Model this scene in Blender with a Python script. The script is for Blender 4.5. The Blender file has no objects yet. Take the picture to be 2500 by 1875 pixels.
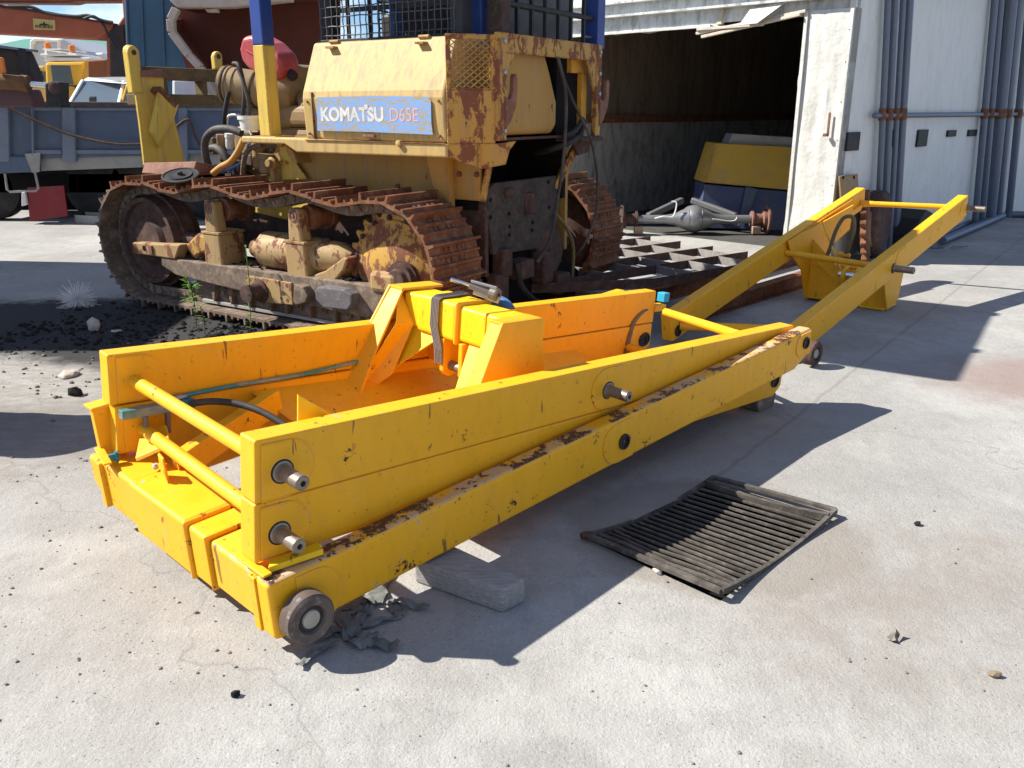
import bpy, bmesh, math, random
from mathutils import Vector as V, Matrix
random.seed(7)
sc = bpy.context.scene
col = sc.collection
# ---------------------------------------------------------------- camera, sky, sun, exposure
FPX, HC = 2100.0, 1.55                       # focal length in photo pixels (2500 wide), eye height
TH = math.atan(670.5 / FPX); CT, ST = math.cos(TH), math.sin(TH)
cd = bpy.data.cameras.new('camera'); cam = bpy.data.objects.new('camera', cd); col.objects.link(cam)
cam.location = (0, 0, HC); cam.rotation_euler = (math.pi/2 - TH, 0, 0)
cd.sensor_width = 36; cd.lens = FPX / 2500 * 36; cd.clip_end = 500; cd.clip_start = .05
sc.camera = cam
SUN = V((-1.07, .12, 1.0)).normalized()
sd = bpy.data.lights.new('sun', 'SUN'); sun = bpy.data.objects.new('sun', sd); col.objects.link(sun)
sd.energy = 5.0; sd.angle = math.radians(.53); sd.color = (1.0, .95, .86)
sun.rotation_euler = SUN.to_track_quat('Z', 'Y').to_euler(); sun.location = (-6, 2, 9)
wd = bpy.data.worlds.new('World'); sc.world = wd; wd.use_nodes = True
wn = wd.node_tree; wn.nodes.clear()
sky = wn.nodes.new('ShaderNodeTexSky'); sky.sky_type = 'NISHITA'; sky.sun_disc = False
sky.sun_elevation = math.asin(SUN.z); sky.sun_rotation = math.atan2(SUN.x, SUN.y)
sky.air_density = 1.0; sky.dust_density = .15; sky.ozone_density = 3.0; sky.altitude = 300
wtc = wn.nodes.new('ShaderNodeTexCoord'); wmp = wn.nodes.new('ShaderNodeMapping'); wmp.inputs['Scale'].default_value = (1, 1, 2.6)
wnz = wn.nodes.new('ShaderNodeTexNoise'); wnz.inputs['Scale'].default_value = 2.6; wnz.inputs['Detail'].default_value = 7; wnz.inputs['Roughness'].default_value = .58
wrp = wn.nodes.new('ShaderNodeValToRGB'); wrp.color_ramp.elements[0].position = .50; wrp.color_ramp.elements[1].position = .70
wmx = wn.nodes.new('ShaderNodeMix'); wmx.data_type = 'RGBA'; wmx.inputs[7].default_value = (11, 11.3, 11.6, 1)
wbg = wn.nodes.new('ShaderNodeBackground'); wbg.inputs['Strength'].default_value = .070
wo = wn.nodes.new('ShaderNodeOutputWorld')
wn.links.new(wtc.outputs['Generated'], wmp.inputs['Vector']); wn.links.new(wmp.outputs[0], wnz.inputs['Vector'])
wn.links.new(wnz.outputs['Fac'], wrp.inputs['Fac']); wn.links.new(wrp.outputs['Color'], wmx.inputs[0])
wti = wn.nodes.new('ShaderNodeMix'); wti.data_type = 'RGBA'; wti.blend_type = 'MULTIPLY'; wti.inputs[0].default_value = 1; wti.inputs[7].default_value = (.72, .84, 1.04, 1)
wn.links.new(sky.outputs[0], wti.inputs[6]); wn.links.new(wti.outputs[2], wmx.inputs[6]); wn.links.new(wmx.outputs[2], wbg.inputs['Color']); wn.links.new(wbg.outputs[0], wo.inputs['Surface'])
sc.view_settings.view_transform = 'Standard'; sc.view_settings.look = 'None'
sc.view_settings.exposure = 1.0; sc.view_settings.gamma = 1
sc.render.engine = 'CYCLES'; sc.cycles.max_bounces = 6; sc.cycles.diffuse_bounces = 4; sc.cycles.glossy_bounces = 3; sc.cycles.use_denoising = True

# ---------------------------------------------------------------- from the photo's pixels to places in the yard
def ray(x, y):
    a = (x - 1250) / FPX; b = (y - 937.5) / FPX
    return V((a, CT - b*ST, -b*CT - ST))
C0 = V((0, 0, HC))
def gz(x, y, z=0.0):                          # the point at height z
    r = ray(x, y); return C0 + r * ((z - HC) / r.z)
def gy(x, y, Y):                              # the point at depth Y
    r = ray(x, y); return C0 + r * (Y / r.y)
def onp(x, y, P, n):                          # the point on a plane
    r = ray(x, y); return C0 + r * ((V(P) - C0).dot(V(n)) / r.dot(V(n)))

class Fr:                                     # a local frame
    def __init__(s, o=(0, 0, 0), x=(1, 0, 0), up=(0, 0, 1)):
        s.o = V(o); s.x = V(x).normalized(); s.y = V(up).cross(s.x).normalized(); s.z = s.x.cross(s.y)
    def w(s, p): return s.o + s.x*p[0] + s.y*p[1] + s.z*p[2]
    def l(s, p): q = V(p) - s.o; return V((q.dot(s.x), q.dot(s.y), q.dot(s.z)))
    def py(s, x, y, d): return s.l(onp(x, y, s.o + s.y*d, s.y))      # pixel on the plane local y = d
    def px(s, x, y, d): return s.l(onp(x, y, s.o + s.x*d, s.x))
    def pz(s, x, y, d): return s.l(onp(x, y, s.o + s.z*d, s.z))
WF = Fr()
BASE = {}

class MB:
    def __init__(s, fr=WF): s.fr = fr; s.v = []; s.f = []
    def add(s, vs, fs):
        n = len(s.v); s.v += [s.fr.w(p) for p in vs]; s.f += [tuple(i + n for i in f) for f in fs]; return s
    def box(s, x0, x1, y0, y1, z0, z1):
        return s.add([(x0,y0,z0),(x1,y0,z0),(x1,y1,z0),(x0,y1,z0),(x0,y0,z1),(x1,y0,z1),(x1,y1,z1),(x0,y1,z1)],
                     [(0,3,2,1),(4,5,6,7),(0,1,5,4),(1,2,6,5),(2,3,7,6),(3,0,4,7)])
    def hexa(s, p):                           # eight corners: bottom loop then top loop
        return s.add(p, [(0,3,2,1),(4,5,6,7),(0,1,5,4),(1,2,6,5),(2,3,7,6),(3,0,4,7)])
    def prism(s, pts, off):                   # closed polygon (3-D points) swept by a vector
        n = len(pts); off = V(off); a = [V(p) for p in pts]; b = [p + off for p in a]
        return s.add(a + b, [tuple(range(n))[::-1], tuple(range(n, 2*n))] + [(i, (i+1) % n, n + (i+1) % n, n + i) for i in range(n)])
    def xz(s, pts, y0, y1): return s.prism([(a, y0, b) for a, b in pts], (0, y1 - y0, 0))
    def yz(s, pts, x0, x1): return s.prism([(x0, a, b) for a, b in pts], (x1 - x0, 0, 0))
    def xy(s, pts, z0, z1): return s.prism([(a, b, z0) for a, b in pts], (0, 0, z1 - z0))
    def ring(s, c, ax, r, n, ph=0):
        ax = V(ax).normalized(); t = V((0, 0, 1)) if abs(ax.z) < .9 else V((1, 0, 0))
        e1 = ax.cross(t).normalized(); e2 = ax.cross(e1)
        return [V(c) + (e1*math.cos(ph + 2*math.pi*i/n) + e2*math.sin(ph + 2*math.pi*i/n))*r for i in range(n)]
    def lathe(s, c, ax, prof, n=20):          # profile of (height along axis, radius)
        ax = V(ax).normalized(); vs = []; fs = []
        for h, r in prof: vs += s.ring(V(c) + ax*h, ax, max(r, 1e-4), n)
        for k in range(len(prof) - 1):
            for i in range(n): fs.append((k*n + i, k*n + (i+1) % n, (k+1)*n + (i+1) % n, (k+1)*n + i))
        fs.append(tuple(range(n))[::-1]); m = (len(prof) - 1)*n; fs.append(tuple(range(m, m + n)))
        return s.add(vs, fs)
    def tube(s, a, b, r, n=14, r2=None):
        a, b = V(a), V(b); return s.lathe(a, b - a, [(0, r), ((b - a).length, r if r2 is None else r2)], n)
    def path(s, pts, r, n=10, rs=None, sub=6):
        P = [V(p) for p in pts]
        if sub > 1 and len(P) > 2:            # Catmull-Rom
            Q = []
            for i in range(len(P) - 1):
                p0, p1, p2, p3 = P[max(i-1, 0)], P[i], P[i+1], P[min(i+2, len(P)-1)]
                for k in range(sub):
                    t = k/sub; Q.append(.5*((2*p1) + (p2-p0)*t + (2*p0-5*p1+4*p2-p3)*t*t + (3*p1-p0-3*p2+p3)*t**3))
            P = Q + [P[-1]]
        vs = []; fs = []; up = None
        for i, p in enumerate(P):
            d = (P[min(i+1, len(P)-1)] - P[max(i-1, 0)]).normalized()
            if up is None: up = d.cross(V((.3, .2, 1))).normalized()
            up = (up - d*up.dot(d)).normalized(); e2 = d.cross(up)
            rr = r if rs is None else r*rs(i/(len(P)-1))
            vs += [p + (up*math.cos(2*math.pi*k/n) + e2*math.sin(2*math.pi*k/n))*rr for k in range(n)]
        for i in range(len(P)-1):
            for k in range(n): fs.append((i*n+k, i*n+(k+1) % n, (i+1)*n+(k+1) % n, (i+1)*n+k))
        fs.append(tuple(range(n))[::-1]); m = (len(P)-1)*n; fs.append(tuple(range(m, m+n)))
        return s.add(vs, fs)
    def bar(s, a, b, w, h, up=(0, 0, 1)):     # rectangular bar from a to b (local points)
        a, b = V(a), V(b); d = (b - a); L = d.length; d.normalize(); y = V(up).cross(d).normalized(); z = d.cross(y)
        c = [(-1, -1), (1, -1), (1, 1), (-1, 1)]
        vs = [a + y*(i*w/2) + z*(j*h/2) for i, j in c] + [b + y*(i*w/2) + z*(j*h/2) for i, j in c]
        return s.add(vs, [(0,1,2,3),(7,6,5,4),(0,4,5,1),(1,5,6,2),(2,6,7,3),(3,7,4,0)])
    def rock(s, c, r, sq=(1, 1, .7)):
        t = (1 + 5**.5)/2; k = r/1.9
        vs = [(-1,t,0),(1,t,0),(-1,-t,0),(1,-t,0),(0,-1,t),(0,1,t),(0,-1,-t),(0,1,-t),(t,0,-1),(t,0,1),(-t,0,-1),(-t,0,1)]
        fs = [(0,11,5),(0,5,1),(0,1,7),(0,7,10),(0,10,11),(1,5,9),(5,11,4),(11,10,2),(10,7,6),(7,1,8),(3,9,4),(3,4,2),(3,2,6),(3,6,8),(3,8,9),(4,9,5),(2,4,11),(6,2,10),(8,6,7),(9,8,1)]
        a = random.uniform(0, 6.3); ca, sa = math.cos(a), math.sin(a); o = []
        for x, y, z in vs:
            j = random.uniform(.72, 1.2)*k; x, y, z = x*j*sq[0], y*j*sq[1], z*j*sq[2]
            o.append((c[0] + x*ca - y*sa, c[1] + x*sa + y*ca, c[2] + z))
        return s.add(o, fs)
    def build(s, name, mat, par=None, bev=0, smooth=0, seg=2, local=False):
        me = bpy.data.meshes.new(name)
        base = V((0, 0, 0))
        if par is not None and not local:
            base = V(BASE.get(par.name, par.location))
        me.from_pydata([tuple(p - base) for p in s.v], [], s.f)
        bm = bmesh.new(); bm.from_mesh(me); bmesh.ops.recalc_face_normals(bm, faces=bm.faces); bm.to_mesh(me); bm.free()
        o = bpy.data.objects.new(name, me); col.objects.link(o)
        if mat: me.materials.append(mat)
        if par is not None: o.parent = par; BASE[o.name] = tuple(base)
        if smooth:
            for p in me.polygons: p.use_smooth = True
            me.set_sharp_from_angle(angle=math.radians(smooth))
        if bev:
            b = o.modifiers.new('bevel', 'BEVEL'); b.width = bev; b.segments = seg; b.limit_method = 'ANGLE'; b.angle_limit = math.radians(40)
            b.harden_normals = False
        return o
def thing(name, label, cat, loc=(0, 0, 0), group=None):
    o = bpy.data.objects.new(name, None); col.objects.link(o); o.location = loc; o.empty_display_size = .1
    o['label'] = label; o['category'] = cat; BASE[o.name] = tuple(loc)
    if group: o['group'] = group
    return o
def tag(o, label=None, cat=None, group=None, kind=None):
    if label: o['label'] = label
    if cat: o['category'] = cat
    if group: o['group'] = group
    if kind: o['kind'] = kind
    return o
def one(mb, name, mat, label, cat, loc, group=None, **k):       # a thing that is one mesh, origin at its base
    loc = V(loc); mb.v = [p - loc for p in mb.v]
    o = mb.build(name, mat, **k); o.location = loc
    return tag(o, label, cat, group)

# ---------------------------------------------------------------- materials
class NT:
    def __init__(s, name):
        m = bpy.data.materials.new(name); m.use_nodes = True; s.m = m; s.t = m.node_tree
        s.b = s.t.nodes['Principled BSDF']; s.pos = s.n('ShaderNodeNewGeometry').outputs['Position']
    def n(s, k): return s.t.nodes.new(k)
    def put(s, sock, v):
        if hasattr(v, 'node'): s.t.links.new(v, sock)
        else:
            try: sock.default_value = v
            except Exception: sock.default_value = (*v, 1)
    def noise(s, sc_, det=4, ro=.55, st=(1, 1, 1), off=(0, 0, 0), dist=0):
        mp = s.n('ShaderNodeMapping'); mp.inputs['Scale'].default_value = st; mp.inputs['Location'].default_value = off
        s.t.links.new(s.pos, mp.inputs['Vector'])
        x = s.n('ShaderNodeTexNoise'); x.inputs['Scale'].default_value = sc_; x.inputs['Detail'].default_value = det
        x.inputs['Roughness'].default_value = ro; x.inputs['Distortion'].default_value = dist
        s.t.links.new(mp.outputs[0], x.inputs['Vector']); return x.outputs['Fac']
    def vor(s, sc_, feat='DISTANCE_TO_EDGE', st=(1, 1, 1), vec=None):
        mp = s.n('ShaderNodeMapping'); mp.inputs['Scale'].default_value = st
        s.t.links.new(vec or s.pos, mp.inputs['Vector'])
        x = s.n('ShaderNodeTexVoronoi'); x.feature = feat; x.inputs['Scale'].default_value = sc_
        s.t.links.new(mp.outputs[0], x.inputs['Vector']); return x.outputs['Distance']
    def ramp(s, f, *st):
        r = s.n('ShaderNodeValToRGB'); s.put(r.inputs['Fac'], f); e = r.color_ramp.elements
        while len(e) < len(st): e.new(.5)
        for a, (p, c) in zip(e, st):
            a.position = p; a.color = (c, c, c, 1) if not isinstance(c, tuple) else (*c, 1)
        return r.outputs['Color']
    def mix(s, f, a, b, mode='MIX'):
        x = s.n('ShaderNodeMix'); x.data_type = 'RGBA'; x.blend_type = mode
        s.put(x.inputs[0], f); s.put(x.inputs[6], a if hasattr(a, 'node') else (*a, 1)); s.put(x.inputs[7], b if hasattr(b, 'node') else (*b, 1))
        return x.outputs[2]
    def math(s, op, a, b=0.0, c=0.0):
        x = s.n('ShaderNodeMath'); x.operation = op; x.use_clamp = op in ('MULTIPLY_ADD',)
        s.put(x.inputs[0], a); s.put(x.inputs[1], b); s.put(x.inputs[2], c); return x.outputs[0]
    def edge(s, r=.006, lo=.03, hi=.25):      # worn edges: where the rounded normal leaves the flat one
        bv = s.n('ShaderNodeBevel'); bv.samples = 3; bv.inputs['Radius'].default_value = r
        g = s.n('ShaderNodeNewGeometry'); d = s.n('ShaderNodeVectorMath'); d.operation = 'DOT_PRODUCT'
        s.t.links.new(bv.outputs[0], d.inputs[0]); s.t.links.new(g.outputs['Normal'], d.inputs[1])
        return s.ramp(s.math('SUBTRACT', 1.0, d.outputs['Value']), (lo, 0), (hi, 1))
    def bump(s, h, st=.3, d=.01):
        b = s.n('ShaderNodeBump'); b.inputs['Strength'].default_value = st; b.inputs['Distance'].default_value = d
        s.put(b.inputs['Height'], h); s.t.links.new(b.outputs[0], s.b.inputs['Normal'])
    def out(s, c, rough=.6, metal=0, spec=.5):
        s.put(s.b.inputs['Base Color'], c if hasattr(c, 'node') else (*c, 1)); s.put(s.b.inputs['Roughness'], rough); s.put(s.b.inputs['Metallic'], metal)
        s.b.inputs['Specular IOR Level'].default_value = spec; return s.m

RUSTC = (.062, .026, .018)
def m_yellow(name, chip=.64, scuff=.68, edge=True, a=(.86, .42, .008), b=(.81, .375, .007), topwear=0):
    n = NT(name)
    c = n.mix(n.noise(3.5, 3), a, b)
    c = n.mix(n.ramp(n.noise(20, 5, .7, (1, 1, .35)), (.46, 0), (.75, .25)), c, (.48, .23, .02))
    c = n.mix(n.ramp(n.noise(2.2, 6, .7, off=(5, 5, 1)), (.54, 0), (.70, .16)), c, (.66, .42, .10))       # grime film
    c = n.mix(n.ramp(n.noise(55, 3, .6), (.67, 0), (.70, .75)), c, (.30, .13, .04))
    sk = n.math('MULTIPLY', n.ramp(n.noise(7, 6, .72, (1, 1, 1), (3, 1, 2), .4), (scuff, 0), (scuff + .03, 1)), n.ramp(n.noise(45, 3), (.42, 0), (.5, 1)))
    if edge:
        e = n.math('MULTIPLY', n.edge(), n.ramp(n.noise(24, 4, .7), (.50, 0), (.60, 1)))
        sk = n.math('MAXIMUM', sk, e)
    c = n.mix(sk, c, (.46, .34, .27))
    if topwear:                               # upward faces scraped by what was stacked on them
        g = n.n('ShaderNodeNewGeometry'); sx = n.n('ShaderNodeSeparateXYZ'); n.t.links.new(g.outputs['Normal'], sx.inputs[0])
        up = n.ramp(sx.outputs[2], (.55, 0), (.85, 1))
        w1 = n.math('MULTIPLY', up, n.ramp(n.noise(5.5, 5, .7, (1, 1, 1), (2, 2, 9)), (.50 - topwear*.06, 0), (.54 - topwear*.05, 1)))
        c = n.mix(n.math('MULTIPLY', w1, n.ramp(n.noise(30, 4, .7), (.38, .1), (.52, .75))), c, (.44, .36, .32))
        w2 = n.math('MULTIPLY', up, n.ramp(n.noise(7.5, 5, .72, (1, 1, 1), (6, 1, 2)), (.535 - topwear*.03, 0), (.56 - topwear*.03, 1)))
        c = n.mix(n.math('MULTIPLY', w2, n.ramp(n.noise(55, 3, .7), (.34, .3), (.46, 1))), c, (.075, .034, .026))
    ch = n.math('MULTIPLY', n.ramp(n.noise(10, 7, .74, (1, 1, 1), (7, 2, 5)), (chip, 0), (chip + .02, 1)), n.ramp(n.noise(60, 3, .6, (1, 1, 1), (1, 8, 3)), (.44, 0), (.5, 1)))
    c = n.mix(ch, c, RUSTC)
    c = n.mix(n.ramp(n.noise(13, 3, .6, (1.6, 1.6, .22), (3, 7, 1)), (.685, 0), (.70, .8)), c, (.14, .06, .03))
    n.bump(n.math('ADD', n.math('MULTIPLY', n.noise(70, 3), .35), n.math('MULTIPLY', ch, -.8)), .10, .004)
    return n.out(c, n.math('MULTIPLY_ADD', n.noise(9, 4), .40, .28), 0, .35)
def m_faded(name, rust=.62, a=(.60, .40, .115), b=(.52, .315, .07), streak=.5, edge=True):
    n = NT(name)
    c = n.mix(n.noise(4, 4), a, b)
    c = n.mix(n.ramp(n.noise(6, 6, .65, (3, 3, .35)), (.48, 0), (.72, streak)), c, (.30, .22, .12))
    c = n.mix(n.ramp(n.noise(120, 2, .5), (.64, 0), (.7, .4)), c, (.26, .17, .08))
    c = n.mix(n.ramp(n.noise(9, 5, .7, (2.5, 2.5, .22), (7, 2, 2)), (.52, 0), (.66, streak*.6)), c, (.20, .145, .085))
    r = n.ramp(n.noise(9, 8, .72, (1, 1, .6), (4, 9, 1), .3), (rust, 0), (rust + .025, 1))
    if edge: r = n.math('MAXIMUM', r, n.math('MULTIPLY', n.edge(.02, .02, .2), n.ramp(n.noise(14, 5, .7), (.44, 0), (.52, 1))))
    rc = n.mix(n.noise(30, 4), (.14, .052, .030), (.21, .085, .045))
    c = n.mix(r, c, rc)
    n.bump(n.math('SUBTRACT', n.math('MULTIPLY', n.noise(60, 4), .5), r), .2, .004)
    return n.out(c, n.math('MULTIPLY_ADD', r, .25, .58), 0, .3)
def m_rust(name, a=(.20, .078, .034), b=(.105, .042, .023), c_=(.27, .125, .06), dust=(.28, .20, .14), d=.25):
    n = NT(name)
    c = n.mix(n.ramp(n.noise(7, 6, .65), (.35, 0), (.65, 1)), a, b)
    c = n.mix(n.ramp(n.noise(35, 5, .7, off=(2, 5, 1)), (.55, 0), (.7, 1)), c, c_)
    c = n.mix(n.ramp(n.noise(16, 5, .6, off=(8, 1, 4)), (.5, 0), (.75, d)), c, dust)
    n.bump(n.noise(90, 5, .7), .35, .004)
    return n.out(c, .82, 0, .25)
def m_plain(name, c, rough=.6, metal=0, var=.25, sc_=12, bump=.1, spec=.4, dirt=0, dirtc=(.12, .10, .08)):
    n = NT(name); k = tuple(x*(1 - var) for x in c)
    x = n.mix(n.noise(sc_, 5, .6), c, k)
    if dirt: x = n.mix(n.ramp(n.noise(5, 7, .68, off=(3, 3, 3)), (.46, 0), (.72, dirt)), x, dirtc)
    if bump: n.bump(n.noise(sc_*6, 4, .6), bump, .004)
    return n.out(x, n.math('MULTIPLY_ADD', n.noise(sc_*2, 3), .2, max(rough - .1, 0.02)), metal, spec)
YEL = m_yellow('yellow_paint', .64, .67)
YEL2 = m_yellow('yellow_paint_pale', .70, .74, True, (.82, .52, .006), (.78, .475, .005))
YELW = m_yellow('yellow_paint_worn', .62, .64); YELT = m_yellow('yellow_paint_scraped_top', .62, .64, True, topwear=1)
FAD = m_faded('faded_yellow', .63, (.42, .255, .06), (.34, .19, .04), .75)
FADP = m_faded('faded_cream_yellow', .72, (.50, .355, .135), (.43, .285, .09), .95, False)
FADR = m_faded('rusty_yellow', .495, (.46, .275, .06), (.40, .225, .04), .5)
FADM = m_faded('muddy_yellow', .525, (.40, .27, .115), (.31, .20, .085), .9); FADB = m_faded('bright_old_yellow', .72, (.62, .455, .085), (.55, .375, .06), .5)
RUST = m_rust('rust', d=.55); RUSTD = m_rust('dark_rust', (.085, .045, .034), (.05, .032, .028), (.12, .07, .05), (.22, .17, .14), .3)
RUSTP = m_rust('pinkish_rust', (.23, .115, .085), (.15, .072, .05), (.30, .17, .12))
MUD = m_rust('muddy_steel', (.17, .125, .095), (.10, .072, .055), (.24, .185, .14), (.36, .285, .20), .7)
TANM = m_plain('tan_engine_paint', (.33, .225, .11), .6, 0, .4, 9, .2, .3, .6)
PIN = m_plain('worn_pin_steel', (.36, .30, .24), .45, .65, .45, 22, .2, .5, .7, (.05, .04, .035))
BOLT = m_plain('bolt_steel', (.38, .38, .38), .4, .8, .2, 20)
CHR = m_plain('polished_steel', (.72, .72, .72), .2, 1, .1, 10, 0)
BLK = m_plain('black_steel', (.018, .018, .02), .6, 0, .3, 15, .15, .4, .3, (.07, .06, .055))
HOSE = m_plain('hose_rubber', (.045, .04, .038), .65, 0, .35, 30, .25, .3, .55, (.16, .14, .12))
HOSEY = m_plain('dusty_hose', (.20, .17, .10), .7, 0, .4, 30, .25, .3, .4, (.32, .24, .05))
RUB = m_plain('black_rubber', (.02, .02, .022), .7, 0, .3, 20, .1, .3, .3)
VOID = m_plain('deep_shade', (.012, .011, .011), .9, 0, .3, 10, 0, .1)  # near-black colour stands in for shade in holes, bays and undersides
BLUE = m_plain('blue_paint', (.018, .055, .26), .45, 0, .25, 8, .1, .4, .25)
BLUEF = m_plain('faded_blue_paint', (.17, .31, .60), .6, 0, .2, 9, .15, .3, .15)
TEAL = m_plain('teal_paint', (.012, .20, .23), .5, 0, .3, 20, .2, .4, .75, (.45, .34, .24))
CYAN = m_plain('cyan_paint', (.03, .38, .62), .5, 0, .2, 20, .1, .4, .3, (.5, .4, .3))
RED = m_plain('red_plastic', (.42, .05, .055), .42, 0, .2, 6, .05, .5, .25, (.5, .3, .3))
REDD = m_plain('dark_red_paint', (.22, .012, .02), .5, 0, .25, 6, .05, .4, .3)
WHT = m_plain('white_paint', (.78, .78, .76), .5, 0, .08, 10, .05, .4, .3, (.4, .37, .33))
WHTP = m_plain('dirty_white_plastic', (.68, .67, .63), .5, 0, .15, 14, .05, .4, .5, (.3, .25, .18))
GALV = m_plain('galvanised_pipe', (.145, .175, .235), .45, .35, .3, 30, .1, .5, .35, (.14, .13, .13))
WOOD = None
def m_wood(name, a, b, g):
    n = NT(name); w = n.noise(16, 6, .65, g)
    c = n.mix(n.ramp(w, (.32, 0), (.68, 1)), a, b)
    c = n.mix(n.ramp(n.noise(6, 5, .6), (.5, 0), (.75, .6)), c, (.30, .30, .31))
    n.bump(w, .5, .006); return n.out(c, .85, 0, .2)
WOOD = m_wood('weathered_wood', (.34, .33, .325), (.21, .20, .19), (1.2, 5, 9)); WOODP = m_wood('pale_timber', (.62, .56, .46), (.45, .39, .31), (2, 2, 14))
WOODY = m_wood('old_board', (.36, .25, .13), (.26, .17, .08), (3, 3, 1))
CLOTH = m_plain('dirty_cloth', (.24, .25, .235), .9, 0, .5, 18, .3, .1, .6, (.10, .105, .10))
ORNG = m_plain('orange_paint', (.36, .085, .035), .55, 0, .3, 4, .1, .3, .35, (.14, .05, .04))
BRWN = m_plain('brown_primer', (.155, .042, .025), .7, 0, .3, 4, .15, .2, .35, (.09, .045, .035))
CREAM = m_plain('worn_cream_paint', (.55, .44, .36), .7, 0, .2, 9, .2, .2, .55, (.30, .17, .10))
TEALC = m_plain('slate_blue_paint', (.06, .125, .18), .55, 0, .25, 3, .1, .3, .35, (.06, .14, .19))
GBLU = m_plain('grey_blue_paint', (.095, .125, .19), .6, 0, .25, 4, .1, .3, .45, (.06, .065, .08))
GBLL = m_plain('pale_grey_blue_paint', (.17, .20, .26), .6, 0, .2, 4, .1, .3, .45, (.09, .09, .10))
GREY = m_plain('primer_grey', (.34, .33, .31), .7, 0, .2, 6, .15, .2, .6, (.16, .14, .12))
YCAB = m_plain('cab_yellow', (.74, .42, .012), .4, 0, .12, 5, 0, .5, .2)
ORB = m_plain('orange_lens', (.75, .20, .02), .25, 0, .1, 5, 0, .5)
GRN = m_plain('green_roof_sheet', (.08, .23, .16), .5, 0, .15, 3, 0, .4)
STRAP = m_plain('strap_webbing', (.27, .24, .22), .9, 0, .45, 60, .4, .1, .4, (.08, .07, .06))
GLASSB = None
def m_glass(name, c, rough=.05):
    n = NT(name); m = n.out(c, rough, 0, .8); n.b.inputs['Alpha'].default_value = 1; return m
WGLS = m_glass('windscreen_glass', (.10, .13, .16)); CGLS = m_glass('cab_glass', (.05, .055, .06), .08)
LEAF = m_plain('leaf_green', (.10, .24, .02), .6, 0, .4, 30, 0, .3); STEM = m_plain('dry_stem', (.13, .06, .045), .8, 0, .4, 30, 0, .2)
FLUF = m_plain('white_fluff', (.82, .80, .77), .9, 0, .1, 10, 0, .1)
STONE = m_plain('pale_stone', (.50, .47, .42), .85, 0, .3, 25, .3, .2); SOIL = m_plain('black_soil', (.028, .026, .026), .95, 0, .5, 30, .5, .1, .3, (.07, .065, .06))
PEB = m_plain('gravel_mix', (.27, .26, .245), .9, 0, .6, 60, .2, .1); PIT = m_plain('pit_shade', (.012, .011, .010), .95, 0, .4, 20, .4, .1)  # pit's near-black colour stands in for the shade below the grate
INKK = m_plain('black_ink', (.02, .018, .015), .6, 0, .1, 10, 0); INKW = m_plain('white_ink', (.70, .69, .66), .6, 0, .25, 60, 0, .3, .75, (.28, .30, .32))
INKP = m_plain('pink_ink', (.66, .40, .42), .6, 0, .2, 60, 0, .3, .5, (.28, .36, .58)); SIGNY = m_plain('sign_yellow', (.52, .36, .12), .6, 0, .2, 8, 0, .3, .4)
# building walls
def m_wall(name, a, dirt, dc, vs=.35, rough=.6, lines=0):
    n = NT(name); c = n.mix(n.noise(2.2, 4), a, tuple(x*.86 for x in a))
    c = n.mix(n.ramp(n.noise(4.5, 8, .7, (2.2, 2.2, vs), (1, 2, 3)), (.45, 0), (.75, dirt)), c, dc)
    c = n.mix(n.ramp(n.noise(26, 5, .7, (1, 1, .5), (5, 2, 3)), (.62, 0), (.72, dirt*.9)), c, tuple(x*.5 for x in dc))
    n.bump(n.noise(3.3, 4, .55), .5, .06); return n.out(c, rough, 0, .35)
WALLF = m_wall('white_sheet_front', (.60, .60, .56), .55, (.30, .28, .23)); WALLS = m_wall('white_sheet', (.70, .70, .67), .32, (.36, .34, .29), .6)  # front sheet slightly greyer than the side sheet
WALLI = m_wall('inner_wall', (.44, .42, .39), .9, (.07, .06, .055), .8); INBR = m_wall('brown_inner_wall', (.22, .165, .12), .9, (.06, .035, .024), .25); INSHADE = m_wall('interior_shade', (.05, .045, .04), .8, (.02, .018, .016), .25); MOSS = m_wall('mossy_lintel', (.60, .62, .60), .95, (.13, .13, .11), .8)  # back wall and roof colour carries the shade of the deep interior
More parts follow.
